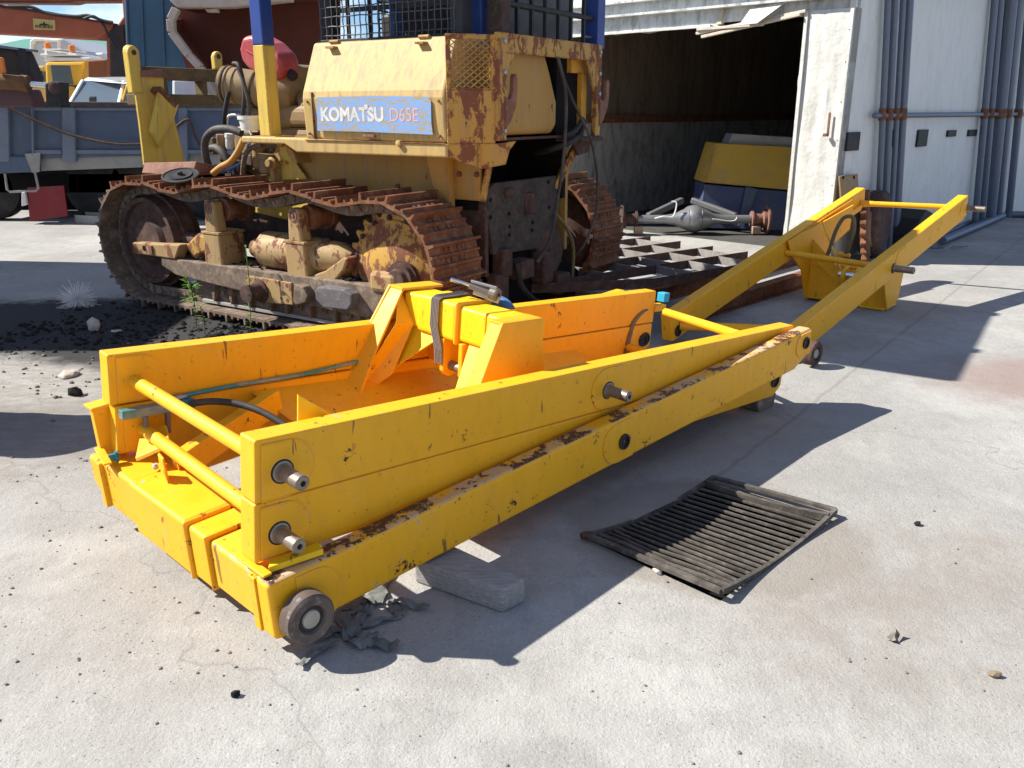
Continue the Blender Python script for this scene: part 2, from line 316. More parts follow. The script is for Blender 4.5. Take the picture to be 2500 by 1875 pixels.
# ground
def m_ground():
    n = NT('yard_concrete')
    sep = n.n('ShaderNodeSeparateXYZ'); n.t.links.new(n.pos, sep.inputs[0]); X, Y = sep.outputs[0], sep.outputs[1]
    c = n.mix(n.ramp(n.noise(.9, 7, .62), (.36, 0), (.62, 1)), (.388, .380, .358), (.282, .275, .258))
    c = n.mix(n.ramp(n.noise(2.6, 6, .66, off=(4, 7, 0)), (.50, 0), (.72, .55)), c, (.41, .40, .38))
    c = n.mix(n.ramp(n.noise(1.5, 7, .7, off=(9, 3, 0)), (.54, 0), (.72, .55)), c, (.235, .205, .175))     # brown sand stains
    c = n.mix(n.ramp(n.noise(150, 4, .75), (.34, .55), (.5, 0)), c, (.16, .155, .15))
    c = n.mix(n.ramp(n.noise(11, 6, .78, off=(2, 9, 4)), (.46, 0), (.66, .42)), c, (.225, .218, .205))
    c = n.mix(n.ramp(n.noise(.55, 5, .65, off=(14, 2, 0)), (.46, 0), (.58, .38)), c, (.255, .245, .228))
    c = n.mix(n.ramp(n.noise(70, 4, .7, off=(3, 3, 3)), (.56, 0), (.72, .45)), c, (.52, .51, .49))
    c = n.mix(n.ramp(n.vor(38, 'F1'), (.10, .55), (.17, 0)), c, (.13, .125, .12))
    # slab cracks
    wv = n.n('ShaderNodeVectorMath'); wv.operation = 'ADD'; nz = n.n('ShaderNodeTexNoise'); nz.inputs['Scale'].default_value = 1.7; nz.inputs['Detail'].default_value = 4
    n.t.links.new(n.pos, nz.inputs['Vector']); n.t.links.new(n.pos, wv.inputs[0]); n.t.links.new(nz.outputs['Color'], wv.inputs[1])
    cr = n.ramp(n.vor(.36, vec=wv.outputs[0]), (.0008, .5), (.004, 0)); c = n.mix(cr, c, (.17, .16, .15))
    def seam(a, b, w, k):                      # slab joint along a straight line, slightly ragged
        d = (b - a).normalized(); nx, ny = -d.y, d.x; off = a.x*nx + a.y*ny
        q = n.math('ADD', n.math('MULTIPLY', X, nx), n.math('MULTIPLY', Y, ny)); q = n.math('ABSOLUTE', n.math('ADD', n.math('SUBTRACT', q, off), n.math('MULTIPLY', n.math('SUBTRACT', n.noise(7, 3, .7), .5), .05)))
        return n.math('MULTIPLY', n.ramp(q, (w*.4, k), (w, 0)), n.ramp(n.math('DIVIDE', Y, 10), (.30, 0), (.34, 1)))
    for a, b, w, k in ((gz(1745, 1172), gz(2180, 830), .016, .45),): c = n.mix(seam(V((a.x, a.y, 0)), V((b.x, b.y, 0)), w, k), c, (.17, .16, .145))
    c = n.mix(n.ramp(n.noise(2.4, 6, .7, (4.5, 1.0, 1), (1, 6, 0)), (.52, 0), (.70, .40)), c, (.24, .232, .215))
    c = n.mix(n.ramp(n.noise(1.1, 4, .6, (1, 1, 1), (21, 6, 0)), (.55, 0), (.62, .30)), c, (.44, .43, .405))
    def spot(cx, cy, rx, ry, lo, hi, ns=2.2, k=.9):     # ragged-edged stain
        dx = n.math('DIVIDE', n.math('SUBTRACT', X, cx), rx); dy = n.math('DIVIDE', n.math('SUBTRACT', Y, cy), ry)
        r = n.math('SQRT', n.math('ADD', n.math('MULTIPLY', dx, dx), n.math('MULTIPLY', dy, dy)))
        r = n.math('ADD', r, n.math('MULTIPLY', n.math('SUBTRACT', n.noise(ns, 6, .7, off=(cx, cy, 0)), .5), k))
        return n.ramp(r, (lo, 1), (hi, 0))
    mud = spot(-2.6, 4.55, 2.2, 1.35, .6, 1.05); c = n.mix(n.math('MULTIPLY', mud, n.ramp(n.noise(6, 7, .75, (1, 3, 1)), (.42, .15), (.6, .75))), c, (.20, .175, .145))
    drum_shade = spot(-2.3, 4.1, 1.3, .5, .6, 1.0, 3, .5); c = n.mix(n.math('MULTIPLY', drum_shade, .5), c, (.17, .155, .14))  # darker patch paints in part of the drum's cast shadow
    oil = spot(-3.2, 6.35, 2.1, 1.05, .78, .98); oil2 = spot(-1.9, 5.65, 1.6, .62, .7, 1.0)
    oil = n.math('MAXIMUM', oil, oil2); oil3 = spot(.5, 6.6, 1.6, 1.0, .6, 1.0); oil = n.math('MAXIMUM', oil, n.math('MULTIPLY', oil3, .55))
    c = n.mix(n.math('MULTIPLY', oil, .94), c, (.018, .018, .019))
    rd = spot(3.3, 4.9, 1.0, .7, .5, 1.1); c = n.mix(n.math('MULTIPLY', rd, .6), c, (.25, .165, .14))
    ring_ = spot(gc.x, gc.y, .60, .52, .85, 1.15, 5, .5); c = n.mix(n.math('MULTIPLY', ring_, .55), c, (.185, .16, .13)); sd_ = spot(1.5, 2.5, 1.25, .8, .5, 1.0); c = n.mix(n.math('MULTIPLY', sd_, n.ramp(n.noise(3, 6, .7), (.4, .2), (.6, .7))), c, (.24, .21, .18))
    h = n.math('ADD', n.math('MULTIPLY', n.noise(6, 6, .74), 1.2), n.math('MULTIPLY', n.noise(110, 2, .75), .30))
    n.bump(h, .5, .018)
    return n.out(c, .92, 0, .2)
GR = [gz(1437, 1320, .0), gz(1742, 1176, .0), gz(2038, 1264, .0), gz(1759, 1470, .0)]; gc = sum(GR, V())/4
GRND = m_ground()

# ================================================================= THE SETTING
# ground: one sheet to the horizon with an opening for the drain
GR = [gz(1437, 1320, .0), gz(1742, 1176, .0), gz(2038, 1264, .0), gz(1759, 1470, .0)]     # corners of the grate on the ground
gc = sum(GR, V())/4
hole = [gc + (p - gc)*.985 for p in GR]
bm = bmesh.new()
def loop(pts):
    vs = [bm.verts.new(p) for p in pts]; return [bm.edges.new((vs[i], vs[(i+1) % len(vs)])) for i in range(len(vs))]
near = [V((x, y, 0)) for x, y in ((-14, -6), (16, -6), (16, 24), (-14, 24))]
far = [V((x, y, 0)) for x, y in ((-160, -60), (160, -60), (160, 240), (-160, 240))]
e1 = loop(hole); e2 = loop(near); bmesh.ops.triangle_fill(bm, use_beauty=True, edges=e1 + e2)
vf = [bm.verts.new(p) for p in far]; vn = [e.verts[0] for e in e2]; bm.verts.ensure_lookup_table()
vn = sorted({v for e in e2 for v in e.verts}, key=lambda v: (v.co - V((-14, -6, 0))).length if 0 else math.atan2(v.co.y - 9, v.co.x - 1)); vf = sorted(vf, key=lambda v: math.atan2(v.co.y - 9, v.co.x - 1))
for i in range(4): bm.faces.new((vn[i], vn[(i+1) % 4], vf[(i+1) % 4], vf[i]))
bmesh.ops.recalc_face_normals(bm, faces=bm.faces)
if bm.faces[0].normal.z < 0: bmesh.ops.reverse_faces(bm, faces=bm.faces)
me = bpy.data.meshes.new('ground'); bm.to_mesh(me); bm.free(); me.materials.append(GRND)
g = bpy.data.objects.new('ground', me); col.objects.link(g); g['kind'] = 'structure'
# the pit under the grate
m = MB()
pit = [gc + (p - gc)*1.0 for p in GR]; pit = [V((p.x, p.y, 0)) for p in pit]
dn = V((0, 0, -.16)); n4 = range(4)
m.add([p + V((0, 0, -.004)) for p in pit] + [p + dn for p in pit], [(i, (i+1) % 4, 4 + (i+1) % 4, 4 + i) for i in n4] + [(4, 5, 6, 7)])
o = m.build('drain_pit', PIT); o['kind'] = 'structure'

# ================================================================= DRAIN GRATE
GRT = m_rust('grimy_grate_steel', (.10, .088, .076), (.05, .044, .038), (.145, .128, .11), (.22, .185, .15), .5)
G0, G1, G2, G3 = [p + V((0, 0, .015)) for p in GR]          # left, top, right, bottom
t = thing('drain_grate', 'rusty sagging steel drain grate set into the concrete', 'drain grate', gc)
def gp(a, b):                                                # a: along bars (left->bottom), b: across the stack; sags in b
    p = (G0*(1-a) + G3*a)*(1-b) + (G1*(1-a) + G2*a)*b
    p = p + V((0, 0, .006 + .020*a*(1-b) + .012*a*b - .036*(1 - (2*b - 1)**2)))
    return p
NB = 18
for i in range(NB):
    b = .06 + .80*i/(NB - 1); w = .0115
    if i in (0,): w = .02
    m = MB(); pts = [gp(k/5, b + (.012*math.sin(k*1.7 + i) if i < 3 else 0)) for k in range(6)]
    for k in range(5): m.bar(pts[k], pts[k+1], w, .008)
    m.build('grate_bar', GRT, t)
for a in (.0, 1.0):
    m = MB(); pts = [gp(a, k/10) for k in range(11)]
    for k in range(10): m.bar(pts[k], pts[k+1], .016, .020)
    m.build('grate_rail', GRT, t)
for b in (0.0, 1.0):
    m = MB(); pts = [gp(k/6, b) for k in range(7)]
    for k in range(6): m.bar(pts[k], pts[k+1], .024, .014)
    m.build('grate_rail', GRT, t)
m = MB(); pts = [gp(k/6, .93 - .035*math.sin(k/6*3.14)) for k in range(7)]
for k in range(6): m.bar(pts[k], pts[k+1], .022, .03)
m.build('bent_bar', GRT, t)
m = MB(); m.lathe(gp(0, 0) + V((-.03, .0, 0)), (1, .2, 0), [(0, .012), (.02, .016), (.05, .012)], 10); m.build('hinge_knob', RUSTD, t, smooth=40)

# ================================================================= WORKSHOP SHED
CB = gz(2020, 640, 0); SF = Fr(CB, (-.7071, .7071, 0))       # x along the front wall to the left, y into... outward is -y
# SF.y points to (-.707,-.707): outwards (towards the viewer's left)
shed = thing('workshop_shed', 'white sheet metal workshop with a wide dark doorway', 'building', CB)
SH = 3.1; DEP = 9.0; DW0, DW1 = .52, 4.3; LZ = 2.42
IN = lambda d: -d                                            # depth into the shed is -y
m = MB(SF); m.box(DW1, DW1 + 3.0, -.06, 0, 0, SH); m.build('front_wall', WALLF, shed)
m = MB(SF); m.box(-.02, DW1, -.06, -.02, 2.62, SH)
m.build('front_wall', WALLF, shed)
m = MB(SF); m.box(0, DW0 + .1, -.10, -.03, 2.46, 2.62); m.build('head_panel', MOSS, shed)
# wavy jamb panel: folded sheet cladding on the corner post
m = MB(SF); ny, nz_ = 8, 15; vs = []; fs = []
for j in range(nz_ + 1):
    for i in range(ny + 1):
        x = DW0*(i/ny); z = 2.50*j/nz_
        ed = (.012*math.sin(j*1.3) + .008*math.sin(j*3.1)) if i == ny else 0
        vs.append((x + ed, .004 + .006*math.sin(i*2.3 + j*.7) + (.010 if i % 3 == 0 else 0) + (.018*math.sin(j*.9) if j < 4 else 0), z))
for j in range(nz_):
    for i in range(ny):
        a = j*(ny+1) + i; fs.append((a, a+1, a+ny+2, a+ny+1))
k = len(vs); vs2 = [(x, -.14, z) for x, y, z in vs]
bd = [j*(ny+1) for j in range(nz_+1)]; be = [j*(ny+1) + ny for j in range(nz_+1)]
for L in (bd, be):
    for q in range(nz_): fs.append((L[q], L[q+1], L[q+1] + k, L[q] + k))
m.add(vs + vs2, fs); m.build('jamb_panel', WALLF, shed, smooth=30)
for x in (.02, .50):
    m = MB(SF); m.box(x - .018, x + .018, .016, .028, 0, 2.5); m.build('corner_flashing', WALLF, shed)
for z in (.35, .8, 1.25, 1.62, 2.0, 2.3):
    for x in (.03,):
        m = MB(SF); m.lathe((x, .024, z), (0, 1, 0), [(0, .008), (.007, .005)], 8); m.build('screw', BLK, shed)
m = MB(SF); m.box(.12, .145, .03, .042, 1.30, 1.52); m.box(.12, .165, .03, .08, 1.285, 1.315); m.build('latch_bracket', RUSTP, shed, bev=.004)
# lintel beam: C-channel and the rotting fascia under it
m = MB(SF); m.box(-.02, DW1 + 2, -.02, .10, 2.60, 2.625); m.box(-.02, DW1 + 2, -.02, .0, 2.625, 2.75); m.box(-.02, DW1 + 2, -.02, .10, 2.745, 2.77)
m.build('lintel_beam', MOSS, shed)
m = MB(SF); m.box(DW0, DW0 + 1.0, -.05, -.025, 2.46, 2.60); m.build('fascia_board', MOSS, shed)
m = MB(SF); vs = []; N = 26
for i in range(N + 1):
    x = DW0 + 1.02 + (DW1 - DW0 - 1.02 + 1.4)*i/N; zb = LZ + .012*math.sin(i*1.9) + .008*math.sin(i*.7)
    vs += [(x, .0, zb), (x, .0, 2.60), (x, -.03, zb), (x, -.03, 2.60)]
fs = []
for i in range(N):
    a, b = i*4, i*4 + 4; fs += [(a, b, b+1, a+1), (a+2, a+3, b+3, b+2), (a, a+2, b+2, b)]
m.add(vs, fs); m.build('fascia_sheet', MOSS, shed)
m = MB(SF); vs = [(x, .03, z) for x, z in [(DW0 + 1.55 + .0, LZ)]]
m = MB(SF); N = 20; m.box(DW0 + 1.10, DW1 + 1.4, .0, .045, LZ - .005, LZ + .02); m.build('drip_edge', WALLF, shed)
# broken timber and torn sheet at the right of the doorway head
for k_, (x0, z0, x1, z1, w) in enumerate([(.50, 2.50, 1.80, 2.36, .05), (.55, 2.47, 1.72, 2.32, .045), (.95, 2.40, 1.78, 2.40, .03)]):
    m = MB(SF); m.bar((x0, .03 + .02*k_, z0), (x1, .02 + .015*k_, z1), .03, w, (0, 1, 0)); m.build('broken_timber', WOODP, shed, bev=.004)
m = MB(SF); m.prism([(.72, .05, 2.60), (1.12, .06, 2.56), (1.18, .16, 2.40), (.95, .2, 2.40)], (0, .004, .004)); m.build('torn_sheet', WALLF, shed)
m = MB(SF); m.box(1.50, 1.56, -.05, .01, 2.44, 2.62); m.build('timber_stud', WOODP, shed)
# right wall
RX = Fr(CB, (.7071, .7071, 0))                               # x along the right wall away, y = left/inside, -y outward
m = MB(RX); m.box(0, 12, .0, .06, 0, 3.25); m.build('side_wall', WALLS, shed)
for i in (1, 4, 7):
    m = MB(RX); m.box(.02 + i*1.0, .030 + i*1.0, -.004, 0.002, 0, 3.2); m.build('sheet_joint', WALLS, shed)
m = MB(RX); m.box(.0, 12, -.12, .08, 3.0, 3.25); m.build('eave_beam', GREY, shed)
m = MB(RX); m.box(.55, 12, -.10, -.045, 1.46, 1.515); m.build('wall_rail_pipe', GALV, shed, bev=.024, seg=3)
for (x0, y0, x1, y1, p) in [(2068, 323, 2093, 367, 'wall_plate'), (2241, 317, 2259, 357, 'wall_plate'), (2313, 318, 2331, 333, 'wall_plate'), (2364, 317, 2381, 332, 'wall_plate'), (2164, 317, 2175, 358, 'wall_plate')]:
    a = RX.py(x0, y0, -.01); b = RX.py(x1, y1, -.01)
    m = MB(RX); m.box(a.x, b.x, -.028, 0, b.z, a.z); m.build(p, BLK, shed, bev=.006)
# inside
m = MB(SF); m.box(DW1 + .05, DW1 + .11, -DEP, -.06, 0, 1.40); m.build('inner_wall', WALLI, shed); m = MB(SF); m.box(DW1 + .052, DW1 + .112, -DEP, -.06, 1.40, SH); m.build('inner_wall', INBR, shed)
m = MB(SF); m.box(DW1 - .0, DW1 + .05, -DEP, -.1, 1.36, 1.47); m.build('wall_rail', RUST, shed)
m = MB(SF); m.box(-.3, DW1 + 3, -DEP - .08, -DEP, 0, SH); m.build('back_wall', INSHADE, shed)
m = MB(SF); m.box(-.30, DW1 + 3.2, -DEP - .1, .16, SH + .02, SH + .08); m.build('roof', INSHADE, shed)
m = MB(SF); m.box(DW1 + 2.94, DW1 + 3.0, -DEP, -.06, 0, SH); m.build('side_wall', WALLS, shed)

# ================================================================= YELLOW SCISSOR-LIFT FRAMES
BH = .195                                                    # beam height
tD, tA, tD2, tA2 = gz(621.4, 1076.9, .665), gz(240.7, 853.9, .705), gz(1939, 794, .445), gz(1576, 704, .505)
upT = (tD2 - tD).cross(tA - tD).normalized()
def beam(par, fr, L, y0, y1, h, mat, chamfer=0, name='beam'):
    m = MB(fr)
    if chamfer: m.xz([(0, 0), (L, 0), (L, -h + .05), (L - .07, -h), (.0, -h)], y0, y1)
    else: m.box(0, L, y0, y1, -h, 0)
    return m.build(name, mat, par, bev=.007, seg=3)
def dpad(par, fr, x, z, y, out, r=.085, mat=YEL, fl=-1, mir=0):     # welded doubler plate: square at the end, round inwards
    pts = [(x + fl*.07, z - r), (x + .02, z - r)] + [(x + .02 + r*math.sin(a), z - r*math.cos(a)) for a in [math.pi*k/12 for k in range(1, 12)]] + [(x + .02, z + r), (x + fl*.07, z + r)]
    if mir: pts = [(2*x - a, b) for a, b in pts][::-1]
    m = MB(fr); m.xz(pts, y, y + out*.005); dp = m.build('doubler_plate', mat, par, bev=.003)
    m = MB(fr); m.path([(a, y + out*.002, b) for a, b in pts], .0042, 5, sub=1, rs=lambda t: 1 + .3*math.sin(t*260)); m.build('weld_bead', YELW, dp, smooth=60); return dp
def pin(par, fr, x, z, y, dirn, L=.10, r=.023, mat=PIN):
    m = MB(fr); m.lathe((x, y, z), (0, dirn, 0), [(-.01, .033), (.008, .033), (.010, .027), (.02, .025), (.02, r), (L - .004, r), (L, r - .004), (L, .009), (L - .02, .009)], 22)
    p = m.build('pin', mat, par, smooth=35)
    m = MB(fr); m.lathe((x, y, z), (0, dirn, 0), [(-.005, .040), (.006, .038), (.007, .030)], 22); m.build('pin_seal', RUB, p, smooth=35)
    return p
def bush(par, fr, x, z, y, dirn, r=.026):
    m = MB(fr); m.lathe((x, y, z), (0, dirn, 0), [(-.01, r + .010), (.008, r + .010), (.008, r), (.001, r), (.001, .012), (.004, .011), (.004, .006), (-.01, .005)], 20); m.build('bushing', BLK, par, smooth=35)

FR_R = Fr(tD, tD2 - tD, upT); LR = (tD2 - tD).length         # right beam frame; y to the left
FR_L = Fr(tA, tA2 - tA, upT); LL = (tA2 - tA).length
FRW = (tA - tD).length
top = thing('scissor_arm_frame', 'upper yellow lift arm frame, top of the stack, with a raised cross beam', 'lift frame', (tD.x, tD.y, 0), 'yellow lift arm frames')
beam(top, FR_R, LR, 0, .087, BH, YEL); beam(top, FR_L, LL, -.087, 0, BH, YEL)
dpad(top, FR_R, .085, -.105, 0, -1, fl=-.95); dpad(top, FR_L, .095, -.10, -.087, -1, fl=-.95)
pin(top, FR_R, .085, -.110, 0, -1, .115); pin(top, FR_R, 1.597, -.108, 0, -1, .115)
dpad(top, FR_R, 1.60, -.100, 0, -1, fl=-1.2, mir=1); 
def tubeX(par, a, b, r=.0245, mat=YEL):
    m = MB(); m.tube(a, b, r, 24); return m.build('cross_tube', mat, par, smooth=40)
tubeX(top, FR_R.w((.085, .08, -.108)), FR_L.w((.09, -.08, -.11)))
tubeX(top, FR_R.w((2.78, .08, -.03)), gz(1625, 762, .395), .0235)
# portal across the middle: two cheeks, a box beam with a collar, two lugs
W0, W1 = .215, 1.045
por = MB(FR_R).xz([(1.175, .172), (1.40, .172), (1.465, -.19), (1.02, -.19)], W0, W0 + .014).build('portal_cheek', YEL, top, bev=.003)
m = MB(FR_R); m.hexa([(1.175, W0 + .014, .160), (1.40, W0 + .014, .160), (1.40, W0 + .09, .160), (1.175, W0 + .075, .160), (1.175, W0 + .014, .172), (1.40, W0 + .014, .172), (1.40, W0 + .09, .172), (1.175, W0 + .075, .172)]); m.build('flange', YEL, por, bev=.002)
m = MB(FR_R); m.hexa([(1.02, W0 + .014, -.19), (1.032, W0 + .014, -.19), (1.032, W0 + .075, -.19), (1.02, W0 + .075, -.19), (1.175, W0 + .014, .160), (1.187, W0 + .014, .160), (1.187, W0 + .075, .160), (1.175, W0 + .075, .160)]); m.build('flange', YEL, por, bev=.002)
por2 = MB(FR_R).xz([(1.257, .175), (1.50, .175), (1.62, -.19), (1.05, -.19), (1.10, -.075)], W1 - .014, W1).build('portal_cheek', YEL, top, bev=.003)
m = MB(FR_R); m.hexa([(1.257, W1 - .10, .163), (1.50, W1 - .10, .163), (1.50, W1 - .014, .163), (1.257, W1 - .014, .163), (1.257, W1 - .10, .175), (1.50, W1 - .10, .175), (1.50, W1 - .014, .175), (1.257, W1 - .014, .175)]); m.build('flange', YEL, por2, bev=.002)
m = MB(FR_R); m.hexa([(1.10, W1 - .115, -.11), (1.112, W1 - .115, -.11), (1.112, W1 - .014, -.075), (1.10, W1 - .014, -.075), (1.257, W1 - .10, .163), (1.269, W1 - .10, .163), (1.269, W1 - .014, .163), (1.257, W1 - .014, .163)]); m.build('flange', YEL, por2, bev=.002)
m = MB(FR_R); m.hexa([(1.00, W1 - .14, -.30), (1.012, W1 - .14, -.30), (1.012, W1 - .014, -.23), (1.0, W1 - .014, -.23), (1.10, W1 - .115, -.11), (1.112, W1 - .115, -.11), (1.112, W1 - .014, -.075), (1.10, W1 - .014, -.075)]); m.build('flange', YEL, por2, bev=.002)
m = MB(FR_R); m.prism([FR_R.px(x, y, u) for x, y, u in ((973, 703, 1.268), (1008, 790, 1.275), (956, 914, 1.18), (845, 995, 1.02), (905, 885, 1.10), (966, 790, 1.19))], (.012, .004, .0)); m.build('portal_web', YEL, top, bev=.002)
m = MB(FR_R); m.box(1.285, 1.455, .245, .965, .005, .158); bx = m.build('portal_beam', YEL2, top, bev=.016, seg=4)
m = MB(FR_R); m.box(1.277, 1.463, .60, .86, -.004, .167); m.build('sleeve', YEL2, bx, bev=.018, seg=4)
m = MB(FR_R); m.box(1.269, 1.471, .585, .605, -.012, .175); m.build('collar', YEL, bx, bev=.014, seg=4)
m = MB(FR_R); m.box(1.281, 1.459, .42, .426, .001, .162); m.build('weld_seam', YEL, bx, bev=.003)
# sloping gusset plates under the portal beam
m = MB(FR_R); m.prism([(1.30, .245, .005), (1.30, .53, .005), (1.20, .50, -.19), (1.20, .245, -.19)], (.010, 0, -.003)); m.build('gusset_plate', YEL2, top, bev=.002)
m = MB(FR_R); m.prism([(1.30, .965, .005), (1.30, .70, .005), (1.17, 1.03, -.27)], (.010, 0, -.003)); m.build('gusset_plate', YEL2, top, bev=.002)
m = MB(FR_R); m.prism([(1.44, .245, .005), (1.44, .965, .005), (1.47, .99, -.19), (1.47, .245, -.19)], (.010, 0, 0)); m.build('gusset_plate', YEL, top, bev=.002)
for y in (.545, .665):
    lug = [(1.275, .0), (1.40, .0), (1.38, -.09)] + [(1.325 + .05*math.cos(a), -.125 + .05*math.sin(a)) for a in [-.2 - k*.36 for k in range(8)]]
    m = MB(FR_R); m.xz(lug, y, y + .026); m.build('lug', YELW, top, bev=.004)
m = MB(FR_R); m.tube((1.325, .53, -.125), (1.325, .71, -.125), .022, 18); m.build('lug_pin', PIN, top, smooth=40)
# rigid hydraulic line and hose along the far beam
m = MB(FR_L); m.path([(.24, -.105, -.195), (.45, -.10, -.185), (.8, -.10, -.18), (1.2, -.10, -.15)], .0085, 10); m.build('hydraulic_line', m_plain('scuffed_teal_line', (.05, .25, .27), .5, 0, .2, 20, .1, .4, .9, (.50, .40, .32)), top, smooth=50)
m = MB(FR_L); m.lathe((.215, -.106, -.197), (1, .0, .03), [(0, .012), (.02, .012), (.02, .015), (.045, .015), (.045, .010), (.06, .010)], 8); m.build('line_fitting', BOLT, top, smooth=30)
pts = [FR_R.py(x, y, d) for x, y, d in ((466, 985, .98), (520, 980, .93), (580, 986, .86), (640, 1006, .76), (705, 1045, .64), (745, 1085, .55))]
m = MB(FR_R); m.path(pts, .0135, 12); m.build('hose', HOSE, top, smooth=60)
pts = [FR_R.py(x, y, d) for x, y, d in ((1350, 787, 1.0), (1420, 765, 1.0), (1500, 752, .99), (1590, 748, .95))]
m = MB(FR_R); m.path(pts, .009, 10); m.build('hydraulic_line', YELW, top, smooth=60)
pts = [FR_R.py(x, y, d) for x, y, d in ((1597, 752, .93), (1570, 758, .92), (1545, 790, .91), (1532, 840, .90), (1528, 880, .89))]
m = MB(FR_R); m.path(pts, .0165, 12); m.build('hose', HOSEY, top, smooth=60)
p = FR_R.py(1605, 750, .92); m = MB(FR_R); m.box(p.x - .06, p.x + .05, .89, .95, p.z - .02, p.z + .02); m.lathe((p.x - .08, .93, p.z), (1, 0, 0), [(0, .02), (.03, .022), (.06, .018)], 8); m.build('valve_block', YELW, top, bev=.004)
p = FR_R.py(1622, 725, .90); m = MB(FR_R); m.box(p.x - .02, p.x + .035, .885, .94, p.z - .03, p.z + .025); m.build('switch_box', CYAN, top, bev=.003)

# middle frame, flush below
def sub(fr, dz, dy=0, dx=0): f = Fr(fr.o + fr.z*dz + fr.y*dy + fr.x*dx, fr.x, fr.z); return f
MR, ML = sub(FR_R, -BH - .003, .004, .0), sub(FR_L, -BH - .003, -.012, .012)
mid = thing('scissor_arm_frame', 'middle yellow lift arm frame with teal bracket, sandwiched in the front stack', 'lift frame', (tD.x + .1, tD.y + .1, 0), 'yellow lift arm frames')
MH = .188
beam(mid, MR, LR - .03, 0, .085, MH, YEL, 1); beam(mid, ML, LL - .03, -.085, 0, MH, YEL, 1)
dpad(mid, MR, .08, -.097, 0, -1, .08, fl=-.9); dpad(mid, ML, .09, -.10, -.085, -1, .08, fl=-.9)
pin(mid, MR, .078, -.108, 0, -1, .115)
tubeX(mid, MR.w((.085, .08, -.10)), ML.w((.095, -.08, -.10)))
tubeX(mid, MR.w((LR - .25, .08, -.12)), ML.w((LL - .25, -.08, -.12)))
for fr_, y, d in ((MR, 0, -1), (ML, -.085, -1)): bush(mid, fr_, LR - .11, -.095, y, d, .03)
bush(mid, ML, LL - .09, -.09, -.086, -1, .032)
m = MB(FR_R); m.box(.02, .30, .985, 1.02, -.232, -.198); m.build('teal_bracket', TEAL, mid, bev=.003)
m = MB(FR_R); m.box(.10, .115, .985, 1.012, -.30, -.232); m.box(.10, .20, .985, 1.012, -.315, -.30); m.box(.185, .20, .985, 1.012, -.30, -.232); m.build('u_bracket', m_plain('scuffed_steel', (.22, .19, .17), .5, .3, .4, 20, .1, .4, .4), mid, bev=.003)
# webs and floor of the middle frame's hanging cross member
m = MB(MR); m.prism([(.62, .085, -.05), (2.45, .085, -.05), (2.45, 1.04, -.05), (.95, 1.04, -.05)], (0, 0, -.008)); m = MB(MR)
m.hexa([(.70, .70, -.185), (2.5, .70, -.185), (2.5, 1.03, -.02), (.55, 1.03, -.02), (.70, .70, -.175), (2.5, .70, -.175), (2.5, 1.03, -.01), (.55, 1.03, -.01)]); m.build('web_plate', YEL, mid, bev=.002)
m = MB(MR); m.box(.74, 2.55, .085, .70, -.188, -.178); m.build('floor_plate', YEL, mid, bev=.002)
m = MB(MR); m.box(2.35, 2.9, .085, .95, -.16, -.15); m.build('floor_plate', YEL, mid, bev=.002)
m = MB(MR); m.bar((.16, .80, -.17), (.62, .93, -.04), .05, .10); m.build('brace', YELW, mid, bev=.004)
p = FR_R.py(583, 1050, .12); m = MB(FR_R); m.prism([(.22, .13, -.12), (.22, .13, .065), (.34, .10, -.02), (.36, .10, -.12)], (0, .008, 0)); m.build('gusset_plate', YEL2, mid, bev=.002)
m = MB(FR_R); m.path([(.95, .80, -.34), (1.2, .74, -.335), (1.45, .70, -.335)], .011, 10); m.lathe((1.19, .742, -.335), (1, -.15, 0), [(0, .016), (.1, .016)], 8); m.build('hydraulic_line', YEL, mid, smooth=50)

# bottom frame: wider, with rollers, runs up to the rear
bR, bR2 = gz(653, 1431, .255), gz(1984, 800, .446)
LB = (bR2 - bR).length; B_R = Fr(bR, bR2 - bR); bL = gz(214, 1109, .285)
B_L = Fr(bL, bR2 - bR); BWd = B_R.l(bL)
bot = thing('scissor_arm_frame', 'lowest wide yellow lift arm frame with a square front beam and steel roller', 'lift frame', (bR.x, bR.y, 0), 'yellow lift arm frames')
hB = .193
m = MB(B_R); m.xz([(0, 0), (LB, 0), (LB + .004, -.13), (LB - .16, -hB), (0, -hB)], 0, .082); m.build('beam', YELT, bot, bev=.016, seg=4)
m = MB(B_L); m.xz([(0, 0), (LB, 0), (LB, -.13), (LB - .16, -hB), (.07, -hB), (0, -.13)], -.08, 0); m.build('beam', YELW, bot, bev=.016, seg=4)
# square front beam between them
f0 = B_R.w((.0, .082, 0)); f1 = B_L.w((.0, -.08, 0)); CF = Fr(f0, f1 - f0, B_R.z); CL = (f1 - f0).length   # x to the left, y = inward? 
sgn = 1 if CF.y.dot(B_R.x) > 0 else -1
def cbox(name, x0, x1, d0, d1, z0, z1, mat=YELW, par=bot, bev=.014):
    y = sorted((sgn*d0, sgn*d1)); m = MB(CF); m.box(x0, x1, y[0], y[1], z0, z1); return m.build(name, mat, par, bev=bev, seg=4)
cb = cbox('front_beam', .0, .30, .015, .17, -.185, -.012, m_yellow('yellow_paint_scratched', .62, .60, True, (.80, .44, .02), (.74, .38, .02)))
cbox('beam_sleeve', .30, .42, .005, .19, -.195, .0, YELW, cb); cbox('collar', .42, .437, -.006, .20, -.205, .012, YELW, cb)
cbox('beam_sleeve', .437, .86, .0, .195, -.20, .008, YELW, cb); cbox('front_beam', .86, CL, .01, .18, -.19, .0, YELW, bot)
cbox('weld_plate', .30, .305, .002, .193, -.197, .002, YELW, cb, .002)
for x in (-.012, CL - .04): cbox('guide_plate', x, x + .035, -.006, .02, -.188, -.004, YELW, bot, .003)
